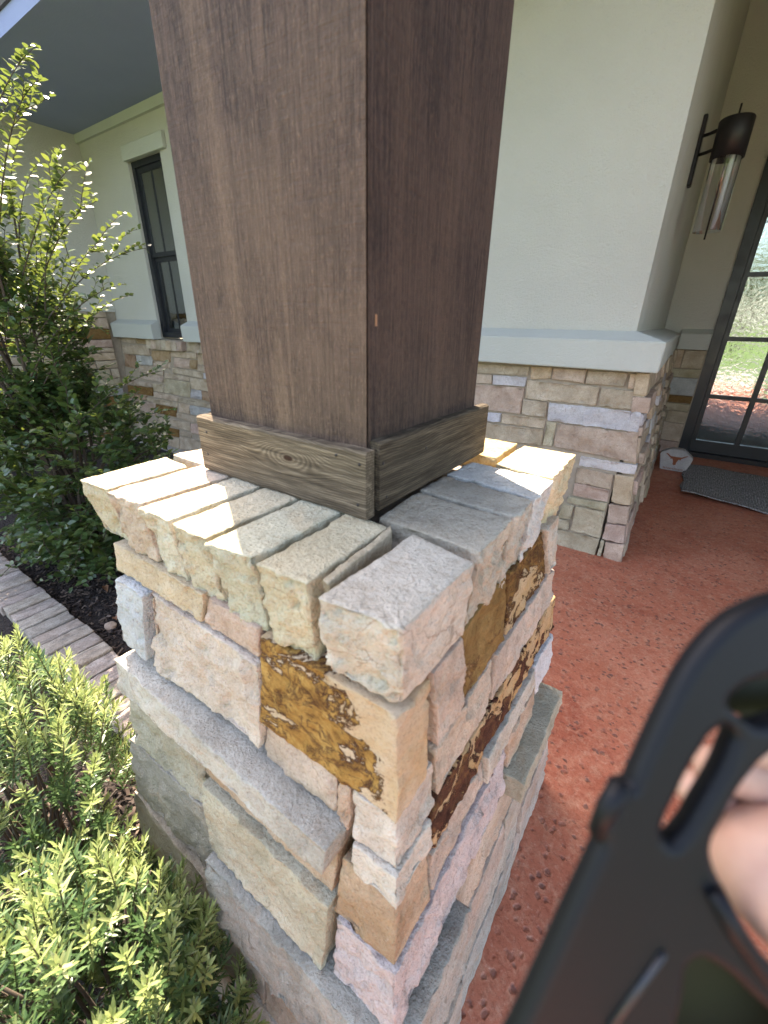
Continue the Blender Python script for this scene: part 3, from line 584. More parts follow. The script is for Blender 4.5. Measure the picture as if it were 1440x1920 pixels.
Lq([(-.86, .41), (-.404, .36), (-.404, .155), (-.88, .16)], .01, (0.418, 0.360, 0.278), sp=.02)
Cq(-.50, -.50, .45, .45, -.15, .15, .015, (0.441, 0.383, 0.313), sp=.02)
Lq([(-.90, .15), (-.504, .15), (-.504, -.15), (-.93, -.15)], .01, (0.383, 0.336, 0.267), sp=.025)
Rq([(.304, 1.116), (.381, 1.114), (.392, .992), (.318, .990)], .014, (0.545, 0.412, 0.336))
Rq([(.386, 1.114), (.535, 1.114), (.546, .992), (.398, .990)], .008, (0.660, 0.660, 0.487), 'rust_plain', lab='smooth ochre brown slab')
Rq([(.541, 1.114), (.715, 1.114), (.768, .992), (.552, .992)], .008, (0.660, 0.660, 0.522), 'rust_dark')
Rq([(.722, 1.114), (.80, 1.114), (.83, .992), (.775, .992)], .014, (0.580, 0.510, 0.452))
Rq([(.322, .984), (.508, .984), (.503, .890), (.330, .890)], .007, (0.534, 0.418, 0.331))
Rq([(.514, .984), (.83, .984), (.86, .893), (.509, .893)], .010, (0.522, 0.418, 0.331))
Rq([(.309, .885), (.885, .885), (.92, .775), (.318, .798)], .008, (0.660, 0.660, 0.660), 'rust_red', lab='long slab mottled orange and dark red brown')
Rq([(.312, .794), (.490, .786), (.500, .712), (.312, .712)], .008, (0.534, 0.418, 0.348))
Rq([(.496, .784), (.76, .773), (.775, .712), (.502, .712)], .014, (0.557, 0.487, 0.429))
Rq([(.768, .77), (.905, .77), (.93, .66), (.80, .66)], .012, (0.660, 0.660, 0.660), 'quartz')
Rq([(.618, .706), (.795, .706), (.80, .603), (.63, .603)], .012, (0.534, 0.394, 0.290))
Rq([(.622, .600), (.92, .598), (.94, .538), (.62, .538)], .050, (0.418, 0.383, 0.290), dep=.14, amp=.005, lab='grey ledge stone with a yellow edge standing proud')
Rq([(.404, .553), (.70, .532), (.72, .405), (.41, .405)], .008, (0.510, 0.394, 0.302))
Rq([(.705, .532), (.98, .532), (1.02, .405), (.725, .405)], .010, (0.522, 0.429, 0.348))
Rq([(.364, .400), (.66, .400), (.66, .27), (.364, .27)], .012, (0.487, 0.394, 0.325), sp=.012)
Rq([(.664, .400), (1.02, .400), (1.05, .27), (.664, .27)], .010, (0.464, 0.406, 0.336), sp=.012)
Rq([(.364, .266), (.80, .266), (.80, .155), (.364, .155)], .008, (0.418, 0.383, 0.325), 'quartz', sp=.012)
Rq([(.804, .266), (1.05, .266), (1.08, .155), (.804, .155)], .014, (0.510, 0.429, 0.360), sp=.012)
Rq([(.454, .151), (.78, .151), (.78, .0), (.454, .0)], .010, (0.383, 0.360, 0.313), sp=.012)
Rq([(.784, .151), (1.08, .151), (1.12, .0), (.784, .0)], .008, (0.487, 0.418, 0.348), sp=.012)
# cap stones, standing on edge round the post
ZT = 1.2205
def cap(q, zb, c, mat='stone', side='L', amp=.008, tilt=0, lab=None, inset=.012):
    (ax, ay), (bx, by), (cx, cy), (dx, dy) = q              # front left, front right, back right, back left
    if side == 'L':
        cor = [(ax+.003, ay+inset, zb), (ax, ay, ZT+tilt), (dx+.003, dy, zb), (dx, dy, ZT), (bx-.003, by+inset, zb), (bx, by, ZT), (cx-.003, cy, zb), (cx, cy, ZT)]
        rg = (.5, .5, 1.3, .3, .5, .14)
    else:
        cor = [(ax, ay+.003, zb), (ax, ay, ZT), (bx, by-.003, zb), (bx, by, ZT), (dx-inset, dy+.003, zb), (dx, dy, ZT+tilt), (cx-inset, cy-.003, zb), (cx, cy, ZT)]
        rg = (.3, 1.3, .5, .5, .5, .14)
    o = rock('cap_stone', cor, M[mat], ped, 0.0055, .0030, rg, amp*1.05, 18, .0032, random.randint(1, 9999), col(c))
    if lab: o['label'] = lab
    return o
cap([(-.735, .236), (-.658, .240), (-.664, .374), (-.742, .381)], 1.128, (0.580, 0.499, 0.371))
cap([(-.648, .235), (-.566, .240), (-.569, .395), (-.655, .395)], 1.125, (0.580, 0.487, 0.360))
cap([(-.557, .238), (-.488, .234), (-.492, .395), (-.560, .395)], 1.118, (0.568, 0.499, 0.383))
cap([(-.479, .233), (-.412, .236), (-.414, .395), (-.484, .395)], 1.116, (0.522, 0.476, 0.348))
cap([(-.402, .231), (-.332, .236), (-.333, .395), (-.409, .395)], 1.112, (0.499, 0.476, 0.360))
cap([(-.322, .233), (-.252, .236), (-.262, .387), (-.326, .392)], 1.108, (0.522, 0.470, 0.313))
cap([(-.247, .250), (-.236, .247), (-.250, .380), (-.262, .392)], 1.10, (0.464, 0.383, 0.255))
cap([(-.231, .226), (-.144, .236), (-.140, .371), (-.226, .388)], 1.122, (0.568, 0.510, 0.435), amp=.007, lab='big pale corner cap stone with a flat grey top')
cap([(-.288, .402), (-.292, .509), (-.142, .500), (-.141, .393)], 1.10, (0.487, 0.418, 0.336), side='R')
cap([(-.296, .517), (-.296, .598), (-.141, .578), (-.142, .508)], 1.092, (0.452, 0.400, 0.342), side='R')
cap([(-.296, .606), (-.292, .698), (-.141, .682), (-.140, .586)], 1.09, (0.660, 0.660, 0.660), 'quartz', side='R', lab='white cap stone beside the yellow one')
cap([(-.252, .706), (-.252, .864), (-.147, .864), (-.146, .690)], 1.10, (0.650, 0.545, 0.325), side='R', lab='yellow cap stone at the back right corner')
cap([(-.37, .745), (-.262, .742), (-.266, .868), (-.366, .872)], 1.10, (0.615, 0.441, 0.197), inset=0, lab='orange yellow cap stone behind the post')
for i in range(3): cap([(-.74+i*.122, .745), (-.626+i*.122, .745), (-.626+i*.122, .866), (-.74+i*.122, .868)], 1.11, jit((.48, .41, .31)), inset=0)
for i in range(4): cap([(-.745, .392+i*.088), (-.745, .472+i*.088), (-.630, .472+i*.088), (-.632, .392+i*.088)], 1.11, jit((.49, .42, .32)), side='R')
# timber post: four rough sawn boards, and the base trim boards
ZP = 1.2225
def pboard(a, b, c, d, mat): return prism('post_board', [(*q, ZP) for q in (a, b, c, d)], (0, 0, 3.369-ZP), mat, PC, .0012)
X0, X1, Y0, Y1, TB = -.613, -.3015, .398, .707, .022; e = .0006
post = pboard((X0, Y0), (X1-e, Y0), (X1-TB-e, Y0+TB), (X0+TB, Y0+TB), M['post']); post['label'] = 'rough sawn front board with pale grain streaks'
pboard((X1, Y0+e), (X1, Y1-e), (X1-TB, Y1-TB-e), (X1-TB, Y0+TB+e), M['post_side'])['label'] = 'side board of the post with shade painted into its colour'
pboard((X0, Y0+e), (X0+TB, Y0+TB+e), (X0+TB, Y1-TB-e), (X0, Y1-e), M['post']); pboard((X0+e, Y1), (X0+TB+e, Y1-TB), (X1-TB-e, Y1-TB), (X1-e, Y1), M['post'])
def board(name, x0, x1, y0, y1, z0, z1, ax, mat, seed):
    n = 46; V = []; F = []
    for i in range(n+1):
        t = i/n
        a = noise.noise((t*9, seed, 0))*.0016+noise.noise((t*31, seed, 4))*.0008; b = noise.noise((t*7, seed, 9))*.0012
        for (yy, zz, s) in ((0, 0, 0), (0, .004, 0), (0, 1, -.003), (0, 1, 0), (1, 1, 0), (1, 0, 0)):
            z = (z0+b if zz == 0 else (z0+.003+b if zz == .004 else z1+a+s))
            off = .003 if (zz == 1 and s == 0 and yy == 0) else (.0015 if (zz == 0 and yy == 0) else 0)
            if ax == 0: V.append((x0+(x1-x0)*t, (y0+off if not yy else y1), z))
            else: V.append(((x1-off if not yy else x0), y0+(y1-y0)*t, z))
        if i:
            for k in range(6): 
                p = (i-1)*6; F.append((p+k, p+6+k, p+6+(k+1) % 6, p+(k+1) % 6) if ax == 0 else (p+k, p+(k+1) % 6, p+6+(k+1) % 6, p+6+k))
    F += [tuple(range(6)), tuple(n*6+k for k in range(6))[::-1]]
    bm = bmesh.new(); bv = [bm.verts.new(v) for v in V]
    for f in F: bm.faces.new([bv[i] for i in f])
    bmesh.ops.recalc_face_normals(bm, faces=bm.faces[:])
    return bm_obj(name, bm, mat, PC)
b1 = board('trim_board', -.626, -.2905, .380, .3972, 1.2222, 1.309, 0, M['trim_knot'], 1.3); b1['label'] = 'weathered front trim board with a knot'
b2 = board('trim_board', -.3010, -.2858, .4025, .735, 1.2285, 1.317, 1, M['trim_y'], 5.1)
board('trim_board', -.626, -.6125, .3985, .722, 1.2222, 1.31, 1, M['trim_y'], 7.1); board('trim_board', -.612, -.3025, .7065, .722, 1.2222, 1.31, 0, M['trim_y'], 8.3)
def nail(p, n, par, r=.0022):
    p = Vector(p); n = Vector(n); tube('nail', [p-n*.004, p+n*.0006], r, M['nail'], par, 8)
for x, z in ((-.604, 1.286), (-.610, 1.250), (-.300, 1.293), (-.303, 1.240), (-.336, 1.298)): nail((x, .380, z), (0, -1, 0), b1)
for y, z in ((.409, 1.29), (.515, 1.286), (.418, 1.243), (.72, 1.28)): nail((-.2858, y, z), (1, 0, 0), b2)
box('knot_chip', -.3014, -.3008, .412, .4155, 1.444, 1.456, plain('fresh wood', (.30, .16, .085), .8), PC)

# ================================================================== edging bricks between beds
ED = box('garden_edging', -4.6, -.95, .395, .588, -.25, -.135, M['mortar']); tag(ED, 'weathered brick edging strip between the yew and the mulch bed', 'edging')
x = -4.6
while x < -1.0:
    w = rnd(.098, .112); p = (.30, .27, .245); p = (.40, .33, .285) if x > -2.9 else p
    a, b = .383+rnd(-.006, .006), .598+rnd(-.006, .006); zt = -.092+rnd(-.006, .006); t0 = rnd(-.004, .004)
    rock('brick', [(x+.005, a, -.2), (x+.005, a, zt+t0), (x+.005+rnd(-.003, .003), b, -.2), (x+.005, b, zt-t0), (x+w-.005, a, -.2), (x+w-.005, a, zt+t0), (x+w-.005, b, -.2), (x+w-.005, b, zt-t0)],
         M['brick'], ED, .03, .008, (.5, .5, .6, .6, 0, .7), .007, 16, .003, random.randint(1, 9999), jit((.47, .41, .355), .14))
    x += w
# ================================================================== plants
LEAF = (np.array([(0, 0, 0), (.16, .30, .03), (.42, .5, .07), (.75, .34, .03), (1, 0, -.07), (.75, -.34, .03), (.42, -.5, .07), (.16, -.30, .03), (.42, 0, -.01), (.75, 0, -.03)]),
        [(0, 8, 2, 1), (8, 9, 3, 2), (9, 4, 3), (0, 7, 6, 8), (8, 6, 5, 9), (9, 5, 4)])
NEEDLE = (np.array([(0, .10, 0), (.12, .5, .02), (.7, .48, .0), (1, 0, -.06), (.7, -.48, 0), (.12, -.5, .02), (0, -.10, 0), (.12, 0, .0), (.7, 0, -.022)]),
          [(0, 6, 7), (0, 7, 1), (7, 8, 2, 1), (8, 3, 2), (6, 5, 7), (5, 4, 8, 7), (4, 3, 8)])
def foliage(name, items, tpl, mat, parent):
    T, FC = tpl; n = len(items)
    P = np.array([i[0] for i in items]); Dv = np.array([i[1] for i in items]); Nv = np.array([i[2] for i in items]); L = np.array([i[3] for i in items]); Wd = np.array([i[4] for i in items])
    Dv /= np.linalg.norm(Dv, axis=1)[:, None]; Sd = np.cross(Nv, Dv); Sd /= np.linalg.norm(Sd, axis=1)[:, None]+1e-9; Nv = np.cross(Dv, Sd)
    V = P[:, None]+Dv[:, None]*(T[None, :, 0:1]*L[:, None, None])+Sd[:, None]*(T[None, :, 1:2]*Wd[:, None, None])+Nv[:, None]*(T[None, :, 2:3]*L[:, None, None])
    m = len(T); V = V.reshape(-1, 3)
    lt = np.array([len(f) for f in FC]); fl = np.concatenate([np.array(f) for f in FC])
    loops = (fl[None]+(np.arange(n)*m)[:, None]).ravel(); tot = np.tile(lt, n); st = np.concatenate(([0], np.cumsum(tot)[:-1]))
    c = (V.min(0)+V.max(0))/2
    me = bpy.data.meshes.new(name); me.vertices.add(len(V)); me.vertices.foreach_set('co', (V-c).ravel())
    me.loops.add(len(loops)); me.loops.foreach_set('vertex_index', loops.astype(np.int32))
    me.polygons.add(len(tot)); me.polygons.foreach_set('loop_start', st.astype(np.int32)); me.polygons.foreach_set('loop_total', tot.astype(np.int32))
    me.polygons.foreach_set('use_smooth', np.ones(len(tot), bool)); me.update(calc_edges=True); me.validate(); me.materials.append(mat)
    return link(bpy.data.objects.new(name, me), parent, c.tolist())
def rv(): return Vector((random.gauss(0, 1), random.gauss(0, 1), random.gauss(0, 1)))
UP = Vector((0, 0, 1))
# ---- yew
def yew(base, domes, n, label):
    root = empty('yew_shrub', base, label, 'shrub', 'low yews in front of the pedestal')
    old, new, SV, SF = [], [], [], []
    def shoot(p, d, L, fresh):
        d = d.normalized(); s = d.orthogonal().normalized(); path = []
        bend = (UP*.35+rv()*.16); q = p.copy(); dd = d.copy(); k = 9
        for i in range(k+1):
            path.append(q.copy()); dd = (dd+bend*(.1)).normalized(); q = q+dd*(L/k)
        tube_geo(path, [.0019-.0010*i/k for i in range(k+1)], 4, SV, SF)
        m = int(L/.0027); a0 = rnd(0, 6.28)
        for j in range(m):
            t = j/(m-1); i = min(int(t*k), k-1); f = t*k-i; pp = path[i].lerp(path[i+1], f); ax = (path[i+1]-path[i]).normalized()
            u = ax.orthogonal().normalized(); w = ax.cross(u); a = a0+j*2.4+rnd(-.3, .3)
            rad = u*math.cos(a)+w*math.sin(a)
            o = 1.15-.9*t**4
            dr = (ax*(.5+.5*t)+rad*o+UP*.12+rv()*.09).normalized()
            ln = (.029 if t < .8 else .022)*rnd(.8, 1.15)*(1 if t > .08 else .7); nn = (ax+rad*-.4+rv()*.15)
            (new if fresh and t > .45 else old).append((pp[:], dr[:], nn[:], ln, .0045*rnd(.85, 1.15)))
    for (cx, cy, rx, ry, zt, wgt) in domes:
        for k in range(int(n*wgt)):
            a = rnd(0, 2*math.pi); e = math.asin(rnd(-.05, 1)); deep = rnd(.55, .9) if k % 3 == 0 else rnd(.9, 1.04)
            nv = Vector((math.cos(a)*math.cos(e), math.sin(a)*math.cos(e), math.sin(e)))
            zh = zt-.12
            p = Vector((cx+nv.x*rx*deep, cy+nv.y*ry*deep, .10+nv.z*(zt-.10)*deep))
            if p.y > .19-.0 and p.x > -.95 and p.z < 1: p.y = .17-rnd(0, .05)
            if p.y > .36: p.y = .36-rnd(0, .08)
            d = (nv*.8+UP*.75+rv()*.3+Vector((-.1, .1, 0)))
            L = rnd(.06, .13); p = p-d.normalized()*L*.75
            shoot(p, d, L, deep > .9 and random.random() < .8)
    # main stems
    b = Vector(base); MV, MF = [], []
    for (cx, cy, rx, ry, zt, wgt) in domes:
        for k in range(int(46*wgt)):
            a = rnd(0, 6.28); r_ = rnd(.2, .85); e = Vector((cx+math.cos(a)*rx*r_, min(cy+math.sin(a)*ry*r_, .17), rnd(.6, .86)*zt*(1-.45*r_*r_)+.03))
            s = Vector((cx+rnd(-.06, .06), cy+rnd(-.05, .05), -.16)); mid = s.lerp(e, .5)+Vector((0, 0, .06))+rv()*.02
            pts = [s.lerp(mid, t).lerp(mid.lerp(e, t), t) for t in (0, .25, .5, .75, 1)]
            tube_geo(pts, [.006, .005, .0042, .0032, .002], 5, MV, MF)
    mesh('stem', MV, MF, M['bark'], root, True); mesh('shoot_stem', SV, SF, M['twig'], root, True)
    foliage('foliage', old, NEEDLE, M['yew'], root); foliage('new_growth', new, NEEDLE, M['yew_new'], root)
    return root
Y1 = yew((-.62, -.06, -.15), [(-.58, -.06, .29, .27, .67, 1.0)], 520, 'low yew with upright yellow green shoots pressed against the pedestal face')
Y2 = yew((-1.2, -.02, -.15), [(-1.18, .04, .46, .29, .77, 1.0)], 600, 'farther yew at the left edge beside the brick edging')
tube('dead_twig', [(-.50, .145, .04), (-.465, .15, .16), (-.44, .148, .25), (-.43, .15, .30)], [.003, .0026, .002, .0012], M['deadtwig'], Y1, 6)
tube('dead_twig', [(-.44, .11, .10), (-.40, .12, .19), (-.385, .125, .25)], [.002, .0016, .001], M['deadtwig'], Y1, 6)
# ---- tall shrub
def shrub():
    root = empty('leafy_shrub', (-3.2, 1.0, -.15), 'tall glossy leaved shrub with arching sprays beside the wing wall', 'shrub')
    leaves, BV, BF = [], [], []
    base = Vector((-3.2, 1.0, -.16))
    def spray(path, rad0, step, ll, dens=1.0):
        tube_geo(path, [rad0*(1-.75*i/(len(path)-1)) for i in range(len(path))], 5, BV, BF)
        acc = 0; side = 1
        for i in range(len(path)-1):
            a, b = path[i], path[i+1]; ax = (b-a).normalized(); l = (b-a).length
            s = ax.cross(UP); s = s.normalized() if s.length > .05 else Vector((1, 0, 0))
            t = 0
            while t < l:
                side = -side; tt = (i+t/l)/(len(path)-1)
                d = (s*side*.9+ax*.55+UP*.15+rv()*.28)
                leaves.append((a.lerp(b, t/l)[:], d[:], (UP+rv()*.45+s*side*-.2)[:], ll*rnd(.7, 1.15)*(1-.35*tt), ll*.62*rnd(.8, 1.1)*(1-.35*tt))); t += step*rnd(.7, 1.3)
    def arc(a, b, sag=.1, n=6):
        a, b = Vector(a), Vector(b); m = a.lerp(b, .55)+Vector((0, 0, sag))+rv()*.03
        return [a.lerp(m, i/n).lerp(m.lerp(b, i/n), i/n) for i in range(n+1)]
    E = [((-3.15, 1.0, .50), (.80, .60, .74), 760), ((-3.28, .95, 1.25), (.46, .44, .62), 300), ((-3.22, .90, 1.9), (.32, .3, .45), 60)]
    for c, r, n in E:
        c = Vector(c)
        for k in range(n):
            nv = rv().normalized(); q = rnd(.45, 1.0)**.5
            p = c+Vector((nv.x*r[0], nv.y*r[1], nv.z*r[2]))*q
            if p.z < -.05: p.z = rnd(-.03, .2)
            if p.y < .56 and p.z < .5: p.y = .58+rnd(0, .2)
            d = (nv*1.0+UP*.35+rv()*.4).normalized(); L = rnd(.14, .30)
            path = arc(p-d*L*.8, p+d*L*.2-UP*.02, .03, 5)
            spray(path, .0025, .019, .060)
    for k in range(26):                                       # limbs
        c, r, n = random.choice(E); nv = rv().normalized(); e = Vector(c)+Vector((nv.x*r[0], nv.y*r[1], nv.z*r[2]))*.75
        tube_geo(arc(base+Vector((rnd(-.1, .1), rnd(-.1, .1), 0)), e, .25, 8), [.016-.0014*i for i in range(9)], 6, BV, BF)
    tips = [(-2.38, 1.33, 1.76), (-2.45, 1.23, 1.6), (-2.43, 1.13, 2.06), (-2.4, 1.04, 2.3), (-2.38, 1.03, 2.38), (-2.36, 1.32, 0.97), (-2.33, 1.27, 0.73), (-2.4, 1.31, 1.18), (-2.44, 1.17, 1.93), (-2.45, 1.25, 1.55), (-2.45, 1.2, 1.8), (-2.51, 1.05, 1.87)]
    for tp in tips:
        tp = Vector(tp); a = Vector((-3.0+rnd(-.1, .1), .95+rnd(-.1, .1), tp.z-.45)); pth = arc(a, tp, .16, 10); spray(pth, .0042, .017, .052)
        for k in range(3):
            i = random.randint(4, 8); q = pth[i]; spray(arc(q, q+(pth[i+1]-pth[i]).normalized()*rnd(.1, .2)+rv()*.06+UP*.03, .02, 4), .002, .018, .046)
    for k in range(44):                                       # loose sprays at the crown
        b = Vector((-3.1+rnd(-.35, .40), .92+rnd(-.3, .3), rnd(1.2, 2.35))); spray(arc(b-Vector((rnd(.1, .3), rnd(-.1, .1), .35)), b+Vector((rnd(.0, .2), 0, 0)), .1, 7), .003, .018, .048)
    mesh('branch', BV, BF, M['bark'], root, True); foliage('foliage', leaves, LEAF, M['leaf'], root)
shrub()
# small weed seedling on the mulch
wd = empty('weed', (-3.05, .70, -.15), 'small green weed seedling on the mulch beside the edging', 'weed')
it = []
for k in range(16):
    a = rnd(0, 6.28); it.append(((-3.05+rnd(-.06, .06), .70+rnd(-.05, .05), -.11+rnd(0, .05)), (math.cos(a), math.sin(a), rnd(0, .5)), (rnd(-.3, .3), rnd(-.3, .3), 1), rnd(.03, .05), rnd(.022, .034)))
foliage('foliage', it, LEAF, M['tree_leaf'], wd)
tube('stem', [(-3.05, .70, -.16), (-3.05, .70, -.09)], .003, M['twig'], wd, 6)
# fallen leaves on the mulch
for (x, y) in ((-2.83, .99), (-2.72, 1.11), (-2.62, .92), (-2.95, 1.2), (-2.34, .73), (-3.0, .85), (-2.5, 1.2), (-2.75, .85)):
    a = rnd(0, 6.28); T = LEAF[0]; l = rnd(.045, .07)
    V = [(x+(p[0]*math.cos(a)-p[1]*.6*math.sin(a))*l, y+(p[0]*math.sin(a)+p[1]*.6*math.cos(a))*l, -.122+p[2]*l*3+.006*math.sin(9*p[0])) for p in T]
    V += [(p[0], p[1], p[2]-.0012) for p in V]; n = len(T)
    F = list(LEAF[1])+[tuple(i+n for i in f[::-1]) for f in LEAF[1]]
    tag(mesh('fallen_leaf', V, F, M['dry'], None, True), 'curled dry brown leaf lying on the dark mulch', 'leaf', 'dry leaves on the mulch')
bm = bmesh.new(); bmesh.ops.create_icosphere(bm, subdivisions=3, radius=.028)
for v in bm.verts: v.co = Vector((v.co.x*1.2, v.co.y, v.co.z*.6))*(1+.25*noise.noise(v.co*40))+Vector((-2.33, .69, -.13))
tag(bm_obj('pebble', bm, M['stone'], None, True, (.5, .36, .27)), 'pale round pebble on the mulch next to the edging', 'pebble')

# ================================================================== things at the entry
def lathe(name, prof, cx, cy, mat, parent, n=40, a0=0.0, a1=2*math.pi):
    V, F = [], []; full = abs(a1-a0-2*math.pi) < 1e-6; cols = n if full else n+1
    for k in range(cols):
        a = a0+(a1-a0)*k/n
        for r_, z in prof: V.append((cx+r_*math.cos(a), cy+r_*math.sin(a), z))
    m = len(prof)
    for k in range(n):
        for i in range(m-1):
            k2 = (k+1) % cols; F.append((k*m+i, k2*m+i, k2*m+i+1, k*m+i+1))
    return mesh(name, V, F, mat, parent, True)
lx, ly = -.175, 4.05
LP = empty('wall_lamp', (lx, ly, 1.98), 'dark bronze wall lantern with a clear glass cylinder beside the door', 'lamp')
box('back_plate', -.368, -.342, ly+.05, ly+.13, 2.32, 2.70, M['bronze'], LP, .006)
for z in (2.49, 2.59): tube('arm', [(-.345, ly+.08, z), (-.30, ly+.05, z), (lx-.085, ly+.01, z)], .010, M['bronze'], LP, 10)
lathe('shade', [(.0, 2.628), (.088, 2.628), (.094, 2.62), (.094, 2.425), (.090, 2.425), (.090, 2.615), (.0, 2.615)], lx, ly, M['bronze'], LP)
lathe('glass_cylinder', [(.082, 2.5), (.082, 2.03), (.079, 2.03), (.079, 2.5)], lx, ly, M['lamp_glass'], LP)
tube('rod', [(lx, ly, 1.985), (lx, ly, 2.70)], .0055, M['bronze'], LP, 10)
tube('light_tube', [(lx+.03, ly-.01, 2.045), (lx+.03, ly-.01, 2.5)], .015, M['tube'], LP, 14)
# rug
bm = bmesh.new(); nx, ny = 60, 50; g = [[bm.verts.new((.16+1.45*i/nx+.012*math.sin(j*.35), 4.56+1.2*j/ny+.02*math.sin(i*.16)-.05*(i/nx), .012+.004*math.sin(i*.4+j*.2)+(.05*max(0, 1-j/9)**2*max(0, 1-i/26) if True else 0))) for j in range(ny+1)] for i in range(nx+1)]
for i in range(nx):
    for j in range(ny): bm.faces.new((g[i][j], g[i+1][j], g[i+1][j+1], g[i][j+1]))
r_ = bmesh.ops.extrude_face_region(bm, geom=bm.faces[:])
for v in [e for e in r_['geom'] if isinstance(e, bmesh.types.BMVert)]: v.co.z += .010
bmesh.ops.recalc_face_normals(bm, faces=bm.faces[:])
tag(bm_obj('rug', bm, M['rug'], None, True), 'grey woven rag rug lying before the black entry door', 'rug')
# logo stone
sx, sy = .045, 5.42
LS = empty('decorative_stone', (sx, sy, 0), 'small pale cut stone with a burnt orange steer head by the door', 'stone')
pts = [(-.105, 0), (.125, 0), (.155, .10), (.165, .155), (.145, .175), (.06, .235), (-.05, .235), (-.135, .185), (-.14, .17)]
sb = prism('block', [(sx+a, sy, b+.001) for a, b in pts], (0, .11, 0), m_stone('cut pale stone', .1, grain=.6, var=.2), LS, .006, (.46, .44, .45))
em = [(-.100, .172), (-.092, .177), (-.075, .172), (-.052, .152), (-.030, .150), (.030, .150), (.052, .152), (.080, .168), (.100, .175), (.105, .171), (.084, .157), (.058, .138), (.047, .134), (.052, .126), (.044, .121), (.030, .126), (.020, .105), (.014, .080), (.017, .070), (.008, .060), (-.008, .060), (-.017, .070), (-.014, .080), (-.020, .105), (-.030, .126), (-.044, .121), (-.052, .126), (-.047, .134), (-.058, .138), (-.078, .158), (-.095, .168)]
prism('emblem', [(sx+.012+a*.98, sy-.0035, b*1.0+.008) for a, b in em], (0, .006, 0), M['orange'], LS)
bm = bmesh.new()
for k in range(13):
    x0 = sx-.082+k*.0145
    for (dx, dz, w, h) in random.sample([(0, 0, .003, .018), (.006, 0, .003, .018), (0, .015, .009, .003), (0, .008, .009, .003), (0, 0, .009, .003)], 3):
        b2 = box_bm(x0+dx, x0+dx+w, sy-.002-.0001*k, sy+.002, .016+dz, .016+dz+h); me = bpy.data.meshes.new('t'); b2.to_mesh(me); b2.free(); bm.from_mesh(me); bpy.data.meshes.remove(me)
bm_obj('lettering', bm, M['orange'], LS)

# ================================================================== black plastic tool and the hand that holds it
DP = .118; PX = DP/FP
orig = CP+CF*DP
def tl(px, py, w=0.0): return CP+ray(px, py)*(DP+w)
OUT = [(890, 2060), (955, 1920), (1010, 1800), (1060, 1690), (1105, 1592), (1118, 1560), (1116, 1540), (1132, 1500), (1156, 1462), (1172, 1458), (1178, 1445), (1205, 1385), (1238, 1315), (1272, 1250), (1312, 1196), (1358, 1152), (1400, 1128), (1450, 1110), (1540, 1100), (1640, 1130), (1710, 1210), (1740, 1330), (1740, 1980), (1600, 2160), (1300, 2200), (1000, 2180)]
H1 = [(1328, 1360), (1345, 1354), (1358, 1364), (1352, 1392), (1296, 1500), (1262, 1552), (1246, 1564), (1232, 1554), (1232, 1532), (1250, 1490), (1300, 1396)]
H2 = [(1362, 1325), (1352, 1310), (1368, 1288), (1410, 1268), (1470, 1258), (1560, 1262), (1600, 1300), (1560, 1335), (1470, 1330), (1400, 1348)]
H3 = [(1440, 1395), (1384, 1448), (1342, 1520), (1320, 1570), (1324, 1605), (1350, 1658), (1384, 1722), (1440, 1800), (1520, 1860), (1600, 1840), (1620, 1700), (1620, 1480), (1580, 1400), (1510, 1380)]
H4 = [(1290, 1778), (1268, 1850), (1250, 1960), (1290, 2040), (1420, 2060), (1520, 2010), (1480, 1930), (1400, 1850), (1330, 1790)]
cu = bpy.data.curves.new('tool', 'CURVE'); cu.dimensions = '2D'; cu.fill_mode = 'BOTH'; cu.extrude = .001; cu.bevel_depth = .0032; cu.offset = -.0032; cu.bevel_resolution = 5; cu.resolution_u = 6
for pl in (OUT, H1, H2, H3, H4):
    sp = cu.splines.new('BEZIER'); sp.bezier_points.add(len(pl)-1); sp.use_cyclic_u = True
    for b, (px, py) in zip(sp.bezier_points, pl):
        b.co = ((px-1300)*PX, -(py-1600)*PX, 0); b.handle_left_type = b.handle_right_type = 'AUTO'
tmp = bpy.data.objects.new('tmp', cu); COL.objects.link(tmp); dg = bpy.context.evaluated_depsgraph_get(); me = bpy.data.meshes.new_from_object(tmp.evaluated_get(dg)); bpy.data.objects.remove(tmp)
me.name = 'handle_frame'; me.materials.clear(); me.materials.append(M['plastic'])
me.polygons.foreach_set('use_smooth', [True]*len(me.polygons))
TL = empty('plastic_tool', tl(1300, 1600), 'blurred black moulded plastic tool handle with slots, close at lower right', 'tool')
fr = bpy.data.objects.new('handle_frame', me); COL.objects.link(fr)
rot = Matrix((CR, CU, -CF)).transposed().to_4x4()
fr.parent = TL; fr.matrix_local = rot; WL[fr.name] = WL[TL.name].copy()
def tube_t(name, pts, r, mat, n=10):
    return tube(name, [tl(*p) for p in pts], r, mat, TL, n)
tube_t('rim', [(1338, 1672, -.005), (1380, 1748, -.005), (1440, 1830, -.005), (1520, 1905, -.005)], .0022, M['plastic'])
tube_t('side_tab', [(1122, 1560, 0), (1140, 1512, -.002), (1168, 1468, -.002)], .003, M['plastic'])
tube_t('groove_bead', [(1246, 1786, -.0045), (1200, 1850, -.0045), (1140, 1930, -.0045)], .0009, M['black'])
V = [tl(px, py, .012)[:] for px, py in H4]; 
prism('lower_insert', V, CF*.004, M['olive'], TL)
prism('upper_hole_shade', [tl(px, py, .010)[:] for px, py in H2], CF*.003, M['olive'], TL)  # dark plate added behind the upper hole to stand for its shadow
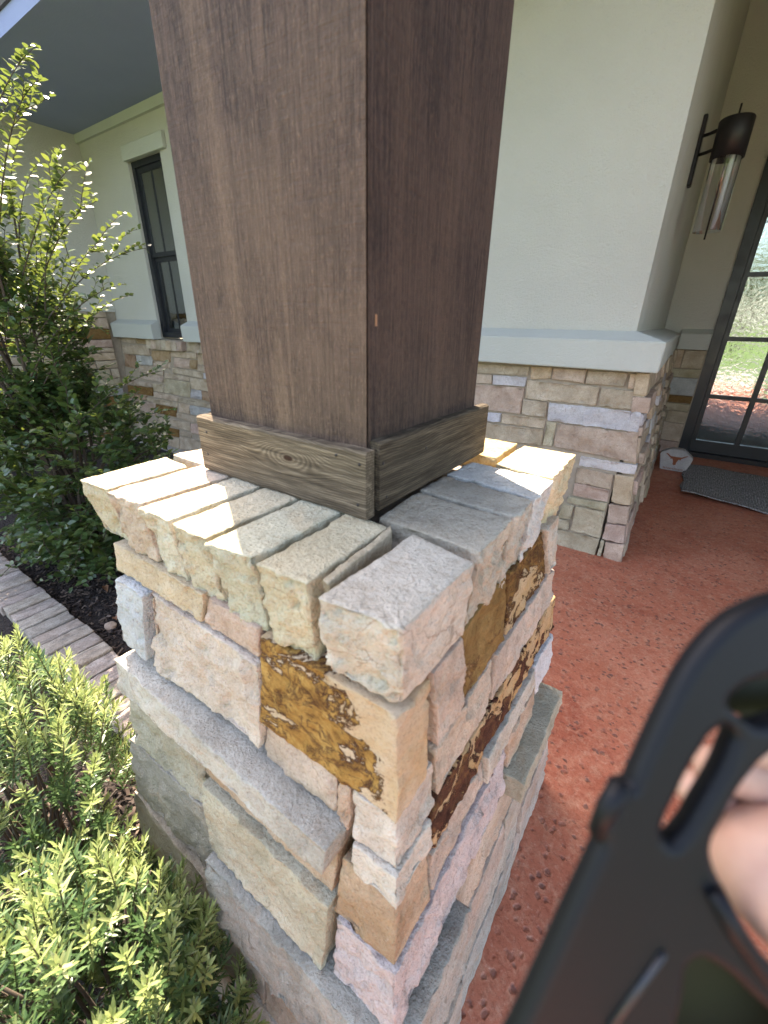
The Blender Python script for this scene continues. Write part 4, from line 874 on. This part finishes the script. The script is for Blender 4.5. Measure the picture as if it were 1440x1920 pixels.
# hand: one continuous skinned mesh
def hand():
    J, E, Rd = [], [], []
    def add(p, r, par=None):
        J.append(tl(*p)[:]); Rd.append(r)
        if par is not None: E.append((par, len(J)-1))
        return len(J)-1
    el = len(J); J.append((.22, -.42, 1.12)); Rd.append(.045); J.append((.215, -.22, 1.20)); Rd.append(.042); E.append((0, 1))
    w = add((1800, 2130, .065), .024, 1); p0 = add((1720, 1960, .052), .023, w); p1 = add((1660, 1790, .044), .026, p0)
    kn = []
    for i, (a, b, c, d, r) in enumerate((((1600, 1560, .034), (1520, 1440, .026), (1430, 1400, .020), (1370, 1395, .017), .0072), ((1580, 1620, .036), (1490, 1500, .027), (1385, 1450, .019), (1315, 1430, .016), .0076), ((1570, 1690, .038), (1470, 1570, .034), (1355, 1500, .026), (1280, 1470, .019), .0073), ((1580, 1760, .040), (1500, 1650, .038), (1440, 1600, .034), (1400, 1570, .030), .0065))):
        k = add(a, r*1.35, p1); k = add(b, r*1.08, k); k = add(c, r, k); add(d, r*.8, k)
    k = add((1640, 1760, .018), .019, p1); k = add((1570, 1710, .012), .020, k); k = add((1480, 1660, .008), .021, k); add((1400, 1565, .006), .017, k)
    me = bpy.data.meshes.new('hand'); me.from_pydata(J, E, []); ob = bpy.data.objects.new('hand', me); COL.objects.link(ob)
    ob.modifiers.new('s', 'SKIN'); sub = ob.modifiers.new('u', 'SUBSURF'); sub.levels = sub.render_levels = 2
    for i, sv in enumerate(me.skin_vertices[0].data): sv.radius = (Rd[i], Rd[i]); sv.use_root = (i == 3)
    dg = bpy.context.evaluated_depsgraph_get(); m2 = bpy.data.meshes.new_from_object(ob.evaluated_get(dg)); bpy.data.objects.remove(ob)
    V = np.array([v.co[:] for v in m2.vertices]); F = [tuple(p.vertices) for p in m2.polygons]
    P = empty('person', tl(1700, 1960, .06), 'hand of a person gripping the black plastic tool at lower right', 'person')
    mesh('hand', V, F, M['skin'], P, True)
hand()

# ================================================================== trees across the lawn (mirrored in the door glass)
def tree(x, y, h, cr, label):
    root = empty('shade_tree', (x, y, -.17), label, 'tree', 'trees across the lawn')
    V, F = tube_geo([(x, y, -.3), (x+.1, y, h*.25), (x-.05, y+.1, h*.5), (x, y, h*.8)], [.22, .17, .13, .04], 8)
    it = []
    for k in range(9):
        a = rnd(0, 6.28); tube_geo([(x, y, h*rnd(.28, .5)), (x+math.cos(a)*cr*.5, y+math.sin(a)*cr*.5, h*rnd(.5, .65)), (x+math.cos(a)*cr*.85, y+math.sin(a)*cr*.85, h*rnd(.55, .85))], [.08, .05, .02], 6, V, F)
    for k in range(70):
        nv = rv().normalized(); c = Vector((x, y, h*.66))+Vector((nv.x*cr, nv.y*cr, nv.z*h*.3))*rnd(.4, 1)
        for j in range(34): it.append(((c+rv()*cr*.13)[:], rv()[:], (UP+rv())[:], rnd(.13, .22), rnd(.08, .13)))
    mesh('trunk', V, F, M['bark'], root, True); foliage('crown', it, LEAF, M['tree_leaf'], root)
for a in ((1.2, -19, 6.5, 2.6, 'rounded oak nearest the walkway across the lawn'), (7, -22, 7.5, 3.0, 'broad oak to the right of the walkway across the lawn'), (-6, -21, 7, 2.8, 'oak to the left of the walkway across the lawn'), (13, -25, 8, 3.2, 'tall oak at the far right of the lawn'), (-14, -24, 7.5, 3.1, 'oak at the far left of the lawn')): tree(*a)
